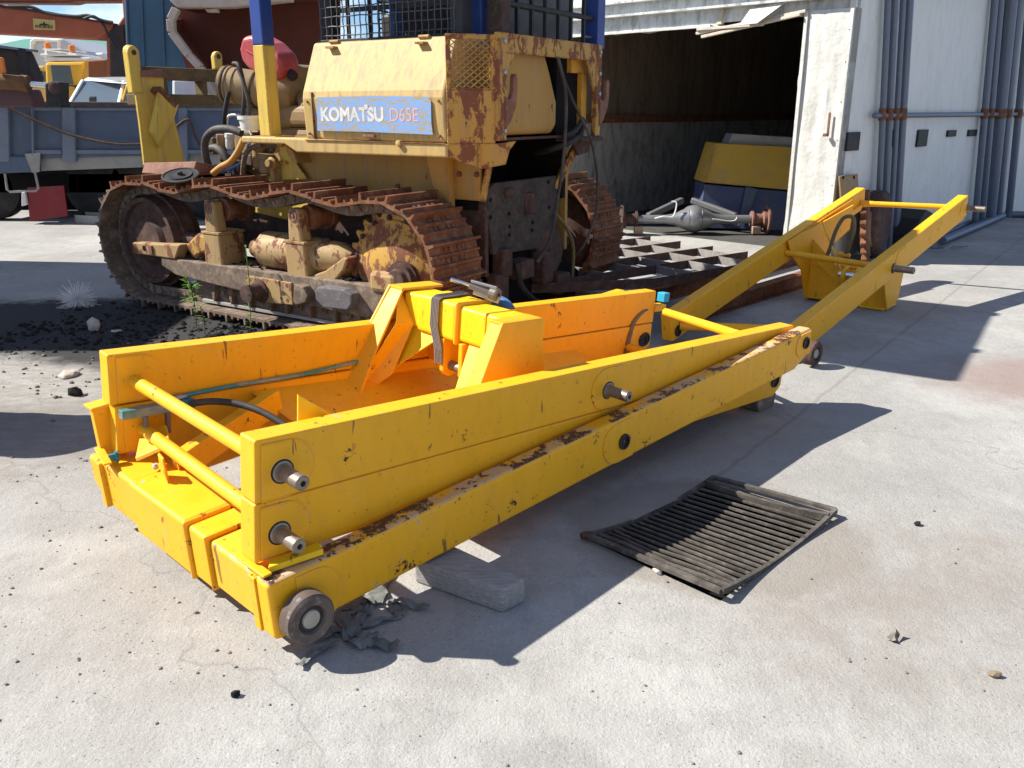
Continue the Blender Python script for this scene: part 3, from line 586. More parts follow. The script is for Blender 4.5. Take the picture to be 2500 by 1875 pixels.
cbox('stop_plate', CL - .02, CL + .012, .02, .11, -.02, .20, YELW, bot, .003); cbox('stop_cap', CL - .025, CL + .05, .015, .11, .20, .212, YELW, bot, .003)
m = MB(CF); m.bar((-.05, sgn*.02, .012), (.10, sgn*.015, .02), .03, .008); m.build('bent_tab', YELW, bot, bev=.002)
m = MB(CF); m.bar((CL - .14, sgn*-.005, .03), (CL + .0, sgn*.02, .045), .03, .008); m.build('bent_tab', YELW, bot, bev=.002)
m = MB(B_R); m.prism([(.035, .05, .004), (.20, .015, .006), (.21, .06, .006), (.06, .085, .004)], (0, .0, .02)); m.build('bent_tab', YEL2, bot, bev=.002)
m = MB(CF); m.lathe((CL - .10, sgn*.05, .03), (.2, -sgn, .1), [(0, .022), (.012, .022), (.012, .014), (.035, .014), (.035, .006)], 6); m.build('bolt', TEAL, bot)
# hinge bracket and bent ears on the front beam
for dx in (.0, .075):
    m = MB(CF); m.prism([(.80 + dx*.9, sgn*(.10 + dx), .0), (.80 + dx*.9, sgn*(.10 + dx), .10), (.74 + dx*.9, sgn*(.09 + dx), .10), (.73 + dx*.9, sgn*(.09 + dx), .0)], (.012, sgn*.012, 0)); m.build('hinge_ear', YELW, bot, bev=.003)
m = MB(CF); m.lathe((.77, sgn*.08, .07), (0, -sgn, 0), [(0, .012), (.012, .012), (.016, .006)], 10); m.build('bolt', CREAM, bot, smooth=40)
m = MB(CF); m.prism([(.90, sgn*.06, .05), (1.0, sgn*.13, .09), (.97, sgn*.22, .11), (.84, sgn*.17, .09)], (.01, 0, .012)); m.build('bent_ear', YELW, bot, bev=.003)
m = MB(CF); m.prism([(.10, sgn*.16, .0), (.21, sgn*.13, .085), (.29, sgn*.15, .03), (.18, sgn*.18, -.01)], (0, sgn*.01, .006)); m.build('bent_ear', YEL, bot, bev=.002)
dpad(bot, B_R, .13, -.11, 0, -1, .09, YELW, -.6); dpad(bot, B_R, 1.60, -.10, 0, -1, .082, YELW, -1.2, 1); dpad(bot, B_R, LB - .09, -.072, 0, -1, .058, YELW, -1.0, 1)
bush(bot, B_R, 1.625, -.105, -.005, -1, .024); bush(bot, B_R, LB - .075, -.065, -.005, -1, .022)
def roller(par, fr, x, z, y, d, r=.078, w=.062, mat=None):
    m = MB(fr); m.lathe((x, y, z), (0, d, 0), [(.006, .04), (.008, r - .008), (.014, r), (w, r), (w + .008, r - .008), (w + .006, .046), (w - .004, .042), (w - .004, .034)], 36)
    q = m.build('roller', mat or m_rust('worn_roller_steel', (.15, .12, .105), (.085, .06, .05), (.22, .19, .17), (.14, .07, .05), .6), par, smooth=35)
    m = MB(fr); m.lathe((x, y, z), (0, d, 0), [(0, .03), (w - .002, .03), (w + .002, .027)], 24); m.build('hub_cap', m_plain('greasy_hub', (.50, .48, .40), .35, .3, .3, 12, .1, .5, .4), q, smooth=35)
    m = MB(fr); m.lathe((x, y, z), (0, d, 0), [(w - .006, .042), (w - .003, .042), (w - .003, .031)], 24); m.build('seal_ring', RUB, q, smooth=35)
    return q
rp = B_R.py(748, 1503, -.04); roller(bot, B_R, rp.x, max(rp.z, .08 - B_R.o.z + .0), -.006, -1)
roller(bot, B_L, .10, -.09, .004, 1)

# rear frame, tipped up, standing on its portal
r0, r1 = gz(1984, 775, .25), gz(2365, 476.5, .84); q0, q1 = gz(1639, 770, .225), gz(2113, 458.4, .86)
RR = Fr(r0, r1 - r0); RL = Fr(q0, q1 - q0); LRR = (r1 - r0).length; LRL = (q1 - q0).length
rear = thing('scissor_arm_frame', 'separate yellow lift arm frame tilted up at the back, standing on its portal', 'lift frame', (*gz(2060, 740, 0).xy, 0), 'yellow lift arm frames')
m = MB(RR); m.xz([(-.16, 0), (LRR, 0), (LRR, -BH + .06), (LRR - .08, -BH), (-.11, -BH), (-.16, -.09)], 0, .087); m.build('beam', YEL, rear, bev=.008, seg=3)
m = MB(RL); m.xz([(0, 0), (LRL, 0), (LRL, -BH + .06), (LRL - .08, -BH), (.0, -BH)], 0, .087); m.build('beam', YEL, rear, bev=.008, seg=3)
for fr_, L_ in ((RR, LRR), (RL, LRL)): pass
dpad(rear, RR, LRR - .10, -.095, 0, -1, .07, fl=-1.0, mir=1); dpad(rear, RR, LRR*.5, -.10, 0, -1, .085, fl=-1.2, mir=1)
a = RR.py(2361, 508, 0); pin(rear, RR, a.x, a.z, 0, -1, .15, .025)
b = RR.py(2181, 655, 0); pin(rear, RR, b.x, b.z, 0, -1, .155, .026)
tubeX(rear, RR.w((a.x, .08, a.z)), RL.w((LRL - .10, .0, -.12)), .024); c = RL.py(1918, 617, 0)
tubeX(rear, RR.w((b.x, .08, b.z)), RL.w((c.x, .0, c.z)), .024)
m = MB(RL); m.lathe((LRL - .10, -.0, -.12), tuple(RL.l(RR.w((a.x, .08, a.z))) - V((LRL - .10, 0, -.12))), [(0, .03), (.06, .03), (.06, .026), (.11, .026)], 16); m.build('tube_socket', YEL, rear, smooth=40)
tubeX(rear, RR.w((.03, .08, -.12)), RL.w((.10, .0, -.115)), .03, YELW)
rq = RR.l(gz(1984, 862, .088)); roller(rear, RR, rq.x, rq.z, min(rq.y + .03, -.004), -1, .078, .055, RUSTD); m = MB(RR); m.tube((rq.x, .05, rq.z), (rq.x, rq.y, rq.z), .028, 14); m.build('roller_shaft', PIN, rear, smooth=40); m = MB(RR); m.xz([(rq.x - .06, -.10), (rq.x + .10, -.10), (rq.x + .05, rq.z - .04), (rq.x - .05, rq.z - .04)], .004, .084); m.build('roller_bracket', YELW, rear, bev=.006)
bush(rear, RL, .07, -.14, -.001, -1, .03)
# hanging portal (rear)
rl = lambda x, y, d: RR.py(x, y, d)
vl = RR.l(RL.w((LRL*.5, 0, 0))).y                                 # where the far beam's inner face is
def cheek(name, pxs, d, th, mat=YEL):
    m = MB(RR); m.xz([tuple(RR.py(x, y, d).xz) for x, y in pxs], d, d + th); return m.build(name, mat, rear, bev=.003)
cheek('portal_cheek', [(2150, 640), (2209, 640), (2209, 655), (2192, 733), (2166, 757), (2160, 700)], .10, .014)
cheek('portal_cheek', [(1925, 590), (2085, 500), (2075, 560), (2030, 600), (2020, 731), (1966, 728), (1958, 660), (1935, 625)], vl - .03, .014)
pa, pb = RR.py(2160, 700, .114), RR.py(1960, 664, vl - .03)
Fw0 = RR.w(RR.py(2166, 757, .114)); Fw1 = RR.w(RR.py(1966, 728, vl - .03)); Fw0.z = max(Fw0.z, .01); Fw1.z = max(Fw1.z, .01)
PF = Fr(Fw1, Fw0 - Fw1); PL = (Fw0 - Fw1).length; s2 = 1 if PF.y.y > 0 else -1
def pbox(name, x0, x1, d0, d1, z0, z1, mat=YEL, bev=.006):
    y = sorted((s2*d0, s2*d1)); m = MB(PF); m.box(x0, x1, y[0], y[1], z0, z1); return m.build(name, mat, rear, bev=bev)
pbox('portal_plate', 0, PL, .02, .034, .0, .28); pbox('portal_floor', .0, PL, .034, .26, .0, .014); pbox('foot_pad', PL - .22, PL - .02, -.02, .10, -.008, .012, YEL2)
pbox('portal_beam', .0, PL, .10, .24, .16, .30, YEL, .012)
m = MB(PF); m.prism([(.0, s2*.02, .28), (.0, s2*.02, .50), (.24, s2*.02, .28)], (0, s2*.012, 0)); m.build('gusset_plate', YEL, rear, bev=.002)
m = MB(PF); m.prism([(PL, s2*.02, .28), (PL, s2*.02, .44), (PL - .18, s2*.02, .28)], (0, s2*.012, 0)); m.build('gusset_plate', YEL, rear, bev=.002)
for x_ in (2062, 2096):
    lp = PF.py(x_, 680, s2*(-.0)); ring = [(lp.x + .0, 0)]
    m = MB(PF); pts = [(s2*.05, -.10), (s2*.05, .10)] + [(s2*(-.02 - .055*math.sin(k*math.pi/8)), .03 + .055*math.cos(k*math.pi/8)) for k in range(9)] + [(s2*-.02, -.10)]
    m.prism([(lp.x - .016, yy, lp.z + zz) for yy, zz in pts], (.032, 0, 0)); m.build('lug', YEL2, rear, bev=.004)
l1, l2 = PF.py(2050, 676, 0), PF.py(2110, 676, 0); m = MB(PF); m.tube((l1.x, s2*-.03, l1.z + .03), (l2.x, s2*-.03, l1.z + .03), .024, 16); m.build('lug_pin', CHR, rear, smooth=40)
for k_, (xx) in enumerate((.0, .0)): pass
for (x0, y0, x1, y1) in ((2007, 540, 2053, 660), (1995, 638, 2048, 692)):
    p0, p1 = PF.py(x0, y0, s2*.015), PF.py(x1, y1, s2*.015); m = MB(PF); m.bar(p0, p1, .012, .02, (0, 1, 0)); m.build('stiffener', YEL2, rear)
pts = [PF.py(x, y, s2*d) for x, y, d in ((2010, 645, .05), (2025, 610, .02), (2040, 565, .0), (2060, 532, -.02), (2083, 532, -.03), (2084, 565, -.03), (2072, 600, .0), (2066, 618, .03))]
m = MB(PF); m.path(pts, .016, 12); m.build('hose', HOSEY, rear, smooth=60)
p = PF.py(2060, 622, s2*.03); m = MB(PF); m.lathe((p.x - .05, p.y, p.z), (1, 0, .0), [(0, .02), (.03, .025), (.05, .018), (.1, .018)], 8); m.build('hose_fitting', YEL, rear, smooth=30)
m = MB(RL); m.path([(LRL - .45, -.012, -.14), (LRL - .25, -.015, -.13), (LRL - .12, -.02, -.125)], .008, 8); m.build('hydraulic_line', YEL, rear, smooth=50)
m = MB(RL); m.path([(LRL*.55, -.012, -.02), (LRL*.75, -.012, -.02), (LRL*.9, -.012, -.025)], .007, 8); m.build('hydraulic_line', YEL, rear, smooth=50)
p = RR.py(2182, 693, .0); m = MB(RR); m.lathe((p.x, .099, p.z), (0, -1, 0), [(0, .03), (.003, .03)], 18); m.build('paint_spot', YEL2, rear)

# ================================================================= BULLDOZER   (local x: to its rear, y: to its far side, z: up)
PH = math.radians(-33); DZ = Fr((-2.22, 6.395, 0), (math.cos(PH), math.sin(PH), 0))
doz = thing('bulldozer', 'faded yellow crawler bulldozer with rusty tracks and a caged cab', 'bulldozer', DZ.w((.4, 1.2, 0)))
T_ = lambda x, y, t: tuple(DZ.py(x, y, t).xz)                # pixel -> (s, z) on a plane t
S_ = lambda x, y, s: tuple(DZ.px(x, y, s).yz)                # pixel -> (t, z) on a plane s
# ---- tracks
IC, SCn, CZ, RO = -.97, 1.60, .53, .455
def trackpath(d):                                            # position and direction of the shoe path at distance d
    Lf = SCn - IC; arc = math.pi*RO; d %= 2*Lf + 2*arc
    if d < Lf:                                               # top run, front to rear, draped over the carrier rollers
        s = IC + d; wv = .030*math.cos(2*math.pi*(s + .02)/.85); dw = -.030*2*math.pi/.85*math.sin(2*math.pi*(s + .02)/.85)
        e = min(1, (s - IC)/.25, (SCn - s)/.25); wv *= max(e, .0); dw *= max(e, 0)
        return s, CZ + RO + wv, math.atan2(dw, 1)
    d -= Lf
    if d < arc: a = d/RO; return SCn + RO*math.sin(a), CZ + RO*math.cos(a), -a
    d -= arc
    if d < Lf: return SCn - d, CZ - RO, math.pi
    a = (d - Lf)/RO; return IC - RO*math.sin(a), CZ - RO*math.cos(a), math.pi - a
NSH = 39; PER = 2*(SCn - IC) + 2*math.pi*RO
def shoe_mesh():
    m = MB(); W_ = .51
    m.xz([(-.100, 0), (-.085, .012), (-.080, .060), (-.066, .060), (-.062, .014), (-.014, .012), (-.010, .030), (.004, .030), (.008, .012), (.050, .012), (.054, .030), (.070, .030), (.078, .010), (.108, .002), (.108, -.008), (-.100, -.010)], 0, W_)
    for y in (.16, .21, .30, .35):
        for x in (-.04, .03): m.lathe((x, y, .010), (0, 0, 1), [(0, .014), (.012, .014)], 6)
    return m
sm = shoe_mesh().build('track_shoe', RUST); SHOE = sm.data; bpy.data.objects.remove(sm)
sm = shoe_mesh().build('track_shoe', MUD); SHOE2 = sm.data; bpy.data.objects.remove(sm)
rotD = Matrix((DZ.x, DZ.y, DZ.z)).transposed().to_4x4()
def make_track(y0, full=True):
    tr = MB(DZ)
    for i in range(NSH*2):                                   # link rails on the inside
        s, z, a = trackpath(i*PER/NSH/2); c, q = math.cos(a), math.sin(a)
        for y in (.155, .325):
            p = lambda u, w: (s + u*c - w*q, z + u*q + w*c)
            tr.xz([p(-.06, -.015), p(.06, -.015), p(.055, -.085), p(-.055, -.085)], y0 + y, y0 + y + .03)
    for i in range(NSH*2):
        s, z, a = trackpath((i + .5)*PER/NSH/2); c, q = math.cos(a), math.sin(a); tr.lathe((s + .05*q, y0 + .156, z - .05*c), (0, -1, 0), [(0, .024 if i % 2 else .016), (.012, .022 if i % 2 else .016), (.012, .010)], 8)
    ch = tr.build('track_chain', MUD, doz)
    for i in range(NSH):
        s, z, a = trackpath((i + .35)*PER/NSH)
        o = bpy.data.objects.new('track_shoe', SHOE2 if (a > 2.2 or s < -1.25) else SHOE); col.objects.link(o); o.parent = ch
        M = Matrix.Translation(DZ.w((s, y0, z))) @ rotD @ Matrix.Rotation(-a, 4, 'Y')
        o.matrix_local = Matrix.Translation(-V(BASE[ch.name])) @ M
    return ch
doz_base = V(BASE[doz.name])
make_track(0); make_track(2.12)
# ---- undercarriage, near side
def dz(name, mb, mat, par=doz, **k): return mb.build(name, mat, par, **k)
def wheel(y0, y1, s, z, prof, mat, name, n=40, par=doz): m = MB(DZ); m.lathe((s, y0, z), (0, 1, 0), prof, n); return m.build(name, mat, par, smooth=35)
for y in (.0, 2.12):
    iw = wheel(y + .12, 0, IC, CZ, [(0, .10), (.0, .16), (.03, .20), (.03, .30), (.0, .31), (.0, .345), (.08, .36), (.08, .385), (.19, .385), (.19, .36), (.27, .345), (.27, .3), (.24, .2), (.27, .1)], RUSTD, 'idler_wheel', 44)
    sp = MB(DZ); NTH = 25; pts = []
    for k in range(NTH*4):
        a = 2*math.pi*k/(NTH*4); r = (.415, .415, .365, .365)[k % 4]; pts.append((SCn + r*math.cos(a), CZ + r*math.sin(a)))
    sp.xz(pts, y + .20, y + .255); so = sp.build('sprocket', FADR if y < 1 else RUSTD, doz, bev=.004)
    m = MB(DZ); m.lathe((SCn, y + .20, CZ), (0, -1, 0), [(-.01, .33), (.012, .33), (.014, .29), (.03, .26), (.075, .18), (.075, .0)], 40); m.build('sprocket_disc', FADR if y < 1 else RUSTD, so, smooth=35)
    for k in range(15):
        a = 2*math.pi*k/15; m = MB(DZ); m.lathe((SCn + .345*math.cos(a), y + .20, CZ + .345*math.sin(a)), (0, -1, 0), [(0, .020), (.016, .020), (.016, .012), (.024, .012)], 6); m.build('bolt', RUSTD, so)
    for k in range(6):
        a = 2*math.pi*k/6 + .4; m = MB(DZ); m.lathe((SCn + .225*math.cos(a), y + .178, CZ + .225*math.sin(a)), (0, -1, 0), [(-.03, .045), (.004, .045)], 20); m.build('lightening_hole', VOID, so)
    m = MB(DZ); m.lathe((SCn + .12, y + .14, CZ - .04), (0, -1, 0), [(0, .125), (.03, .125), (.03, .11), (.07, .11), (.07, .08), (.10, .07), (.10, .0)], 32); m.build('final_drive_hub', RUSTD, doz, smooth=35)
tf_ = T_(404, 629, .05)
m = MB(DZ); m.xz([(-.72, .43), (1.80, .44), (1.84, .36), (1.80, .20), (.2, .255), (-.55, .30), (-.72, .36)], .05, .12); fb = dz('track_frame', m, MUD, bev=.01)
m = MB(DZ); m.box(-.72, 1.8, .12, .46, .40, .43); m.build('frame_top', MUD, fb); m = MB(DZ); m.box(-.6, 1.75, .36, .44, .12, .43); m.build('frame_side', MUD, fb)
m = MB(DZ); m.xz([(-.42, .262), (1.7, .24), (1.72, .12), (1.6, .105), (-.3, .10), (-.48, .17)], .14, .16); rg = dz('rock_guard', m, MUD, bev=.004)
m = MB(DZ); m.xz([(-.35, .125), (1.7, .125), (1.7, .10), (-.35, .10)], .115, .14); m.build('guard_lip', GREY, rg, bev=.003)
for s in (-.18, .02, .22, .45, .62, .86, 1.1, 1.32, 1.52):
    m = MB(DZ); m.xz([(s - .035, .27), (s + .035, .27), (s + .006, .125), (s - .006, .125)], .095, .14); m.build('guard_rib', MUD, rg, bev=.004)
    m = MB(DZ); m.lathe((s + .10, .14, .20), (0, -1, 0), [(0, .042), (.02, .042), (.02, .02), (.035, .02)], 12); m.build('roller_cap', MUD, rg, smooth=35)
for s in (-.1, .2, .5, .8, 1.1, 1.4):
    wheel(.17, .0, s, .185, [(0, .06), (.0, .095), (.05, .095), (.05, .075), (.14, .075), (.14, .095), (.19, .095), (.19, .06)], MUD, 'track_roller', 20)
# idler yoke
m = MB(DZ); a = T_(333, 592, .08); m.xz([T_(333, 590, .08), T_(390, 594, .08), T_(450, 596, .08), T_(437, 632, .08), T_(372, 622, .08), T_(334, 618, .08)], .04, .14); yk = dz('idler_yoke', m, FADM, bev=.01)
for x in (352,): m = MB(DZ); p = T_(x, 606, .04); m.lathe((p[0], .042, p[1]), (0, -1, 0), [(0, .022), (.004, .022)], 14); m.build('bolt_hole', VOID, yk)
m = MB(DZ); p0 = T_(362, 608, .03); m.box(p0[0], p0[0] + .05, .025, .045, p0[1] - .04, p0[1] + .03); m.build('wear_block', RUSTP, yk, bev=.004)
m = MB(DZ); m.xz([T_(450, 600, .1), T_(480, 570, .1), T_(510, 578, .1), T_(512, 612, .1), T_(470, 630, .1)], .10, .40); m.build('yoke_arm', FADR, yk, bev=.02)
# carrier roller posts
for s in (-.09, .80):
    m = MB(DZ); m.hexa([(s - .10, .06, .40), (s + .10, .06, .40), (s + .10, .30, .40), (s - .10, .30, .40), (s - .10, .06, .66), (s + .09, .06, .66), (s + .09, .30, .66), (s - .10, .30, .66)]); po = dz('carrier_post', m, FADM, bev=.015)
    m = MB(DZ); m.hexa([(s - .07, .065, .66), (s + .07, .065, .66), (s + .07, .17, .66), (s - .07, .17, .66), (s - .055, .065, .90), (s + .055, .065, .90), (s + .055, .16, .90), (s - .055, .16, .90)]); m.build('post_head', FADM, po, bev=.02)
    m = MB(DZ); m.box(s - .105, s + .10, .055, .305, .655, .675); m.build('clamp_plate', FADM, po, bev=.004)
    m = MB(DZ); m.lathe((s, .066, .85), (0, -1, 0), [(0, .04), (.008, .04), (.008, .028), (.002, .026), (.002, .014), (.010, .012)], 18); m.build('shaft_cap', RUSTP, po, smooth=35)
    wheel(.17, 0, s + .03, .83, [(0, .05), (0, .085), (.05, .09), (.05, .075), (.17, .075), (.17, .10), (.20, .10), (.24, .085), (.24, .04)], RUST, 'carrier_roller', 26)
# recoil spring cover
m = MB(DZ); a, b = DZ.py(648, 610, .22), DZ.py(765, 640, .22)
m.lathe((a.x, .22, .56), (1, 0, 0), [(-.10, .04), (-.10, .07), (0, .07), (0, .11), (.03, .135), (.38, .14), (.45, .14), (.50, .13), (.80, .11), (.90, .06)], 18); dz('recoil_cover', m, FADM, smooth=30)
m = MB(DZ); m.xz([T_(770, 670, .12), T_(800, 660, .12), T_(845, 627, .12), T_(856, 630, .12), T_(845, 660, .12), T_(820, 690, .12), T_(770, 686, .12)], .09, .35); dz('spring_bracket', m, FADM, bev=.012)
m = MB(DZ); m.lathe((-.62, .24, .56), (1, 0, 0), [(0, .06), (.4, .06), (.4, .09), (.52, .09)], 16); dz('spring_rod', m, RUSTD, smooth=35)
# trunnion, pads
p = T_(604, 715, -.06); m = MB(DZ); m.lathe((p[0] + .03, .06, p[1]), (0, -1, 0), [(0, .085), (.04, .085), (.05, .065), (.16, .062), (.163, .0)], 26); tr_ = dz('trunnion', m, RUSTD, smooth=35)
for x, y in ((613, 683), (627, 684), (686, 694), (703, 697), (690, 728), (705, 733)):
    q = T_(x, y, .045); m = MB(DZ); m.lathe((q[0], .05, q[1]), (0, -1, 0), [(0, .016), (.016, .016), (.016, .008)], 6); m.build('bolt', RUST, tr_)
m = MB(DZ); m.xz([T_(600, 672, .04), T_(712, 690, .04), T_(716, 745, .04), T_(640, 738, .04), T_(600, 705, .04)], .035, .06); m.build('trunnion_plate', FADM, tr_, bev=.006)
m = MB(DZ); m.xz([T_(722, 692, .0), T_(745, 700, .0), T_(756, 722, .0), T_(750, 738, .0), T_(728, 745, .0), T_(720, 735, .0)], -.02, .06); dz('wear_pad', m, MUD, bev=.008)
m = MB(DZ); m.xz([T_(776, 700, -.03), T_(840, 708, -.03), T_(858, 720, -.03), T_(858, 744, -.03), T_(848, 758, -.03), T_(790, 752, -.03), T_(770, 732, -.03), T_(768, 710, -.03)], -.03, .06); dz('wear_pad', m, m_rust('dark_worn_pad', (.13, .12, .125), (.09, .085, .09), (.20, .19, .18), (.28, .22, .16), .4), bev=.010)
m = MB(DZ); m.box(1.50, 1.72, .03, .12, .40, .54); hub = dz('frame_end', m, FADM, bev=.03)
# soil and grass caught on the frame
m = MB(DZ)
for i in range(120): m.rock((random.uniform(-.3, -.16) + (.0 if i % 2 else 1.9*random.random()), random.uniform(.08, .3), .435 + random.random()*.02), random.uniform(.008, .022))
o = dz('caked_dirt', m, SOIL); o['kind'] = 'stuff'
# ---- hull
m = MB(DZ); m.xz([(-.1, .97), (.12, 1.31), (2.0, 1.31), (2.0, .97)], .60, .64); hull = dz('hull_side', m, FAD, bev=.006)
m = MB(DZ); m.box(-.9, 2.0, .66, .70, .45, .97); m.build('shaded_hull_plate', RUSTD, hull)  # dark colour stands in for shade on the lower hull
m = MB(DZ); m.xz([(-.62, .70), (-.62, .96), (.62, .96), (.62, .80), (.1, .72), (-.3, .76)], .63, .645); m.build('lit_hull_patch', FADB, hull, bev=.006)  # bright plate paints the sunlit patch on the lower hull
m = MB(DZ); m.box(-.9, 1.9, .64, 1.75, .45, .50); m.build('hull_floor', MUD, hull)
m = MB(DZ); m.xz([(-.9, .50), (-.9, .86), (-.1, .92), (2.0, 1.31), (2.0, .50)], 1.75, 1.79); m.build('hull_side', FAD, hull)
m = MB(DZ); m.xz([T_(681, 345, .56), T_(700, 345, .56), T_(722, 396, .56), T_(752, 438, .56), T_(690, 440, .56)], .555, .565); pl = dz('side_plate', m, FADB, bev=.003)
for x, y in ((684, 352), (690, 354), (690, 396), (700, 397)):
    q = T_(x, y, .55); m = MB(DZ); m.lathe((q[0], .555, q[1]), (0, -1, 0), [(0, .014), (.03, .013), (.03, .008)], 8); m.build('bolt', FADB, pl)
m = MB(DZ); m.xz([T_(705, 350, .5), T_(725, 368, .5), T_(736, 398, .5), T_(722, 396, .5), T_(708, 365, .5)], .46, .60); dz('fender_bracket', m, FAD, bev=.004)
for x, y in ((1075, 423), (1122, 425), (1165, 426), (972, 455)):
    q = T_(x, y, .6); m = MB(DZ); m.lathe((q[0], .60, q[1]), (0, -1, 0), [(0, .02), (.014, .018), (.016, .006)], 10); m.build('bolt', RUST, hull, smooth=40)
m = MB(DZ); m.hexa([(1.62, .50, 1.30), (1.80, .50, 1.30), (1.80, .60, 1.30), (1.62, .60, 1.30), (1.69, .54, .92), (1.80, .54, .92), (1.80, .60, .92), (1.69, .60, .92)][4:] + [(1.62, .50, 1.30), (1.80, .50, 1.30), (1.80, .60, 1.30), (1.62, .60, 1.30)]); dz('fender_leg', m, FAD, bev=.006)
m = MB(DZ); a = DZ.px(1196, 395, 2.05); b = DZ.px(1178, 492, 2.0); m.bar((2.05, a.y, a.z), (2.0, b.y, b.z), .05, .04); dz('strut', m, FADR, bev=.006)
# grey gearbox cover at the rear, cavity above
m = MB(DZ); m.yz([S_(1176, 470, 1.98), S_(1203, 447, 1.98), S_(1355, 428, 1.98), S_(1354, 600, 1.98), S_(1200, 622, 1.98)], 1.96, 2.0); gb = dz('gearbox_cover', m, m_rust('greasy_grey_steel', (.065, .052, .045), (.035, .029, .026), (.10, .08, .068), (.15, .115, .09), .35), bev=.008)
for x, y in ((1197, 488), (1197, 531), (1242, 522), (1243, 573), (1338, 444), (1340, 506), (1300, 543), (1299, 562), (1243, 553)):
    q = S_(x, y, 2.0); m = MB(DZ); m.lathe((2.0, q[0], q[1]), (1, 0, 0), [(0, .014), (.006, .014)], 10); m.build('bolt_hole', VOID, gb)
a = S_(1290, 500, 2.0); m = MB(DZ); m.hexa([(2.0, a[0] - .06, a[1] - .06), (2.05, a[0] - .05, a[1] - .06), (2.05, a[0] + .06, a[1] - .06), (2.0, a[0] + .07, a[1] - .06), (2.0, a[0] - .05, a[1] + .09), (2.03, a[0] - .0, a[1] + .09), (2.03, a[0] + .03, a[1] + .09), (2.0, a[0] + .05, a[1] + .09)]); m.build('boss', RUSTD, gb, bev=.012)
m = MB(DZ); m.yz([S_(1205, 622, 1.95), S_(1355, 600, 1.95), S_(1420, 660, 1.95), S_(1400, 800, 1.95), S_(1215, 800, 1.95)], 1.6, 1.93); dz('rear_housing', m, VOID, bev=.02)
m = MB(DZ); m.lathe((1.93, 1.55, .52), (1, 0, 0), [(0, .20), (.06, .20), (.08, .15), (.08, .0)], 24); dz('hitch_housing', m, RUSTD, smooth=35)
for k in range(10):
    a = k*.628; m = MB(DZ); m.lathe((1.99, 1.55 + .175*math.cos(a), .52 + .175*math.sin(a)), (1, 0, 0), [(0, .014), (.014, .014)], 6); m.build('bolt', RUSTD, doz)
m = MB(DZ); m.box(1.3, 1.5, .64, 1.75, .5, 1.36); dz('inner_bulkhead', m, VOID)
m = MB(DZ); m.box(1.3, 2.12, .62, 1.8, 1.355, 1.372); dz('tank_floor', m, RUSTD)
m = MB(DZ); m.box(1.3, 2.0, 1.70, 1.745, .9, 1.354); dz('bay_side', m, VOID)  # near-black plates put shade into the rear bay
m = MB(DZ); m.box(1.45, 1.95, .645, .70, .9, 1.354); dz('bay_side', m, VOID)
for (x, y, w, h, d) in ((1225, 640, .06, .10, .06), (1262, 655, .09, .07, .10), (1320, 650, .07, .12, .08), (1360, 690, .10, .08, .07), (1240, 470, .05, .03, .03), (1215, 700, .08, .10, .05)):
    q = S_(x, y, 2.0); m = MB(DZ); m.box(1.95, 2.0 + d, q[0] - w, q[0] + w, q[1] - h, q[1] + h); m.build('housing_block', RUSTD, doz, bev=.02, seg=3)
dh = [(1262, 640), (1275, 700), (1320, 740), (1375, 735)]
m = MB(DZ); m.path([V((2.08, *S_(x, y, 2.08))) for x, y in dh], .02, 8); m.build('hose', RUB, doz, smooth=60)
# ---- fender sill and side tank
m = MB(DZ); m.xz([(.10, 1.315), (.55, 1.315), (.66, 1.262), (1.985, 1.262), (1.985, 1.345), (.10, 1.362)], .27, .66); sill = dz('fender_sill', m, FADP, bev=.012, seg=3)
q = T_(976, 350, .27); m = MB(DZ); m.lathe((q[0], .27, q[1]), (0, -1, 0), [(0, .022), (.02, .02), (.024, .008)], 14); m.build('knob', FADP, sill, smooth=35)
m = MB(DZ); s0, s1 = .745, 1.975
sec = [(.29, 1.352), (.275, 1.62), (.285, 1.665), (.42, 1.985), (.95, 1.985), (.95, 1.352)]
m.yz(sec, s0, s1)
tank = dz('side_tank', m, FADP, bev=.02, seg=3)
m = MB(DZ); m.box(s0 + .02, s1, .262, .272, 1.345, 1.352); m.build('rust_seam', RUST, tank)
for s_ in (.95, 1.72):
    m = MB(DZ); m.lathe((s_ - .04, .415, 1.985), (1, 0, 0), [(0, .012), (.08, .012)], 8); m.box(s_ - .035, s_ + .035, .36, .41, 1.94, 1.953); m.build('hinge', FAD, tank)
m = MB(DZ); m.box(1.30, 1.40, .262, .276, 1.372, 1.392); m.build('latch', RUSTP, tank, bev=.003)
for s_ in (.80, 1.93):
    for z_ in (1.39, 1.60): m = MB(DZ); m.lathe((s_, .283, z_), (0, -1, 0), [(0, .010), (.014, .009), (.016, .004)], 8); m.build('bolt', RUSTP, tank, smooth=40)
m = MB(DZ); m.box(.845, .850, .268, .30, 1.36, 1.66); m.build('panel_seam', RUST, tank)
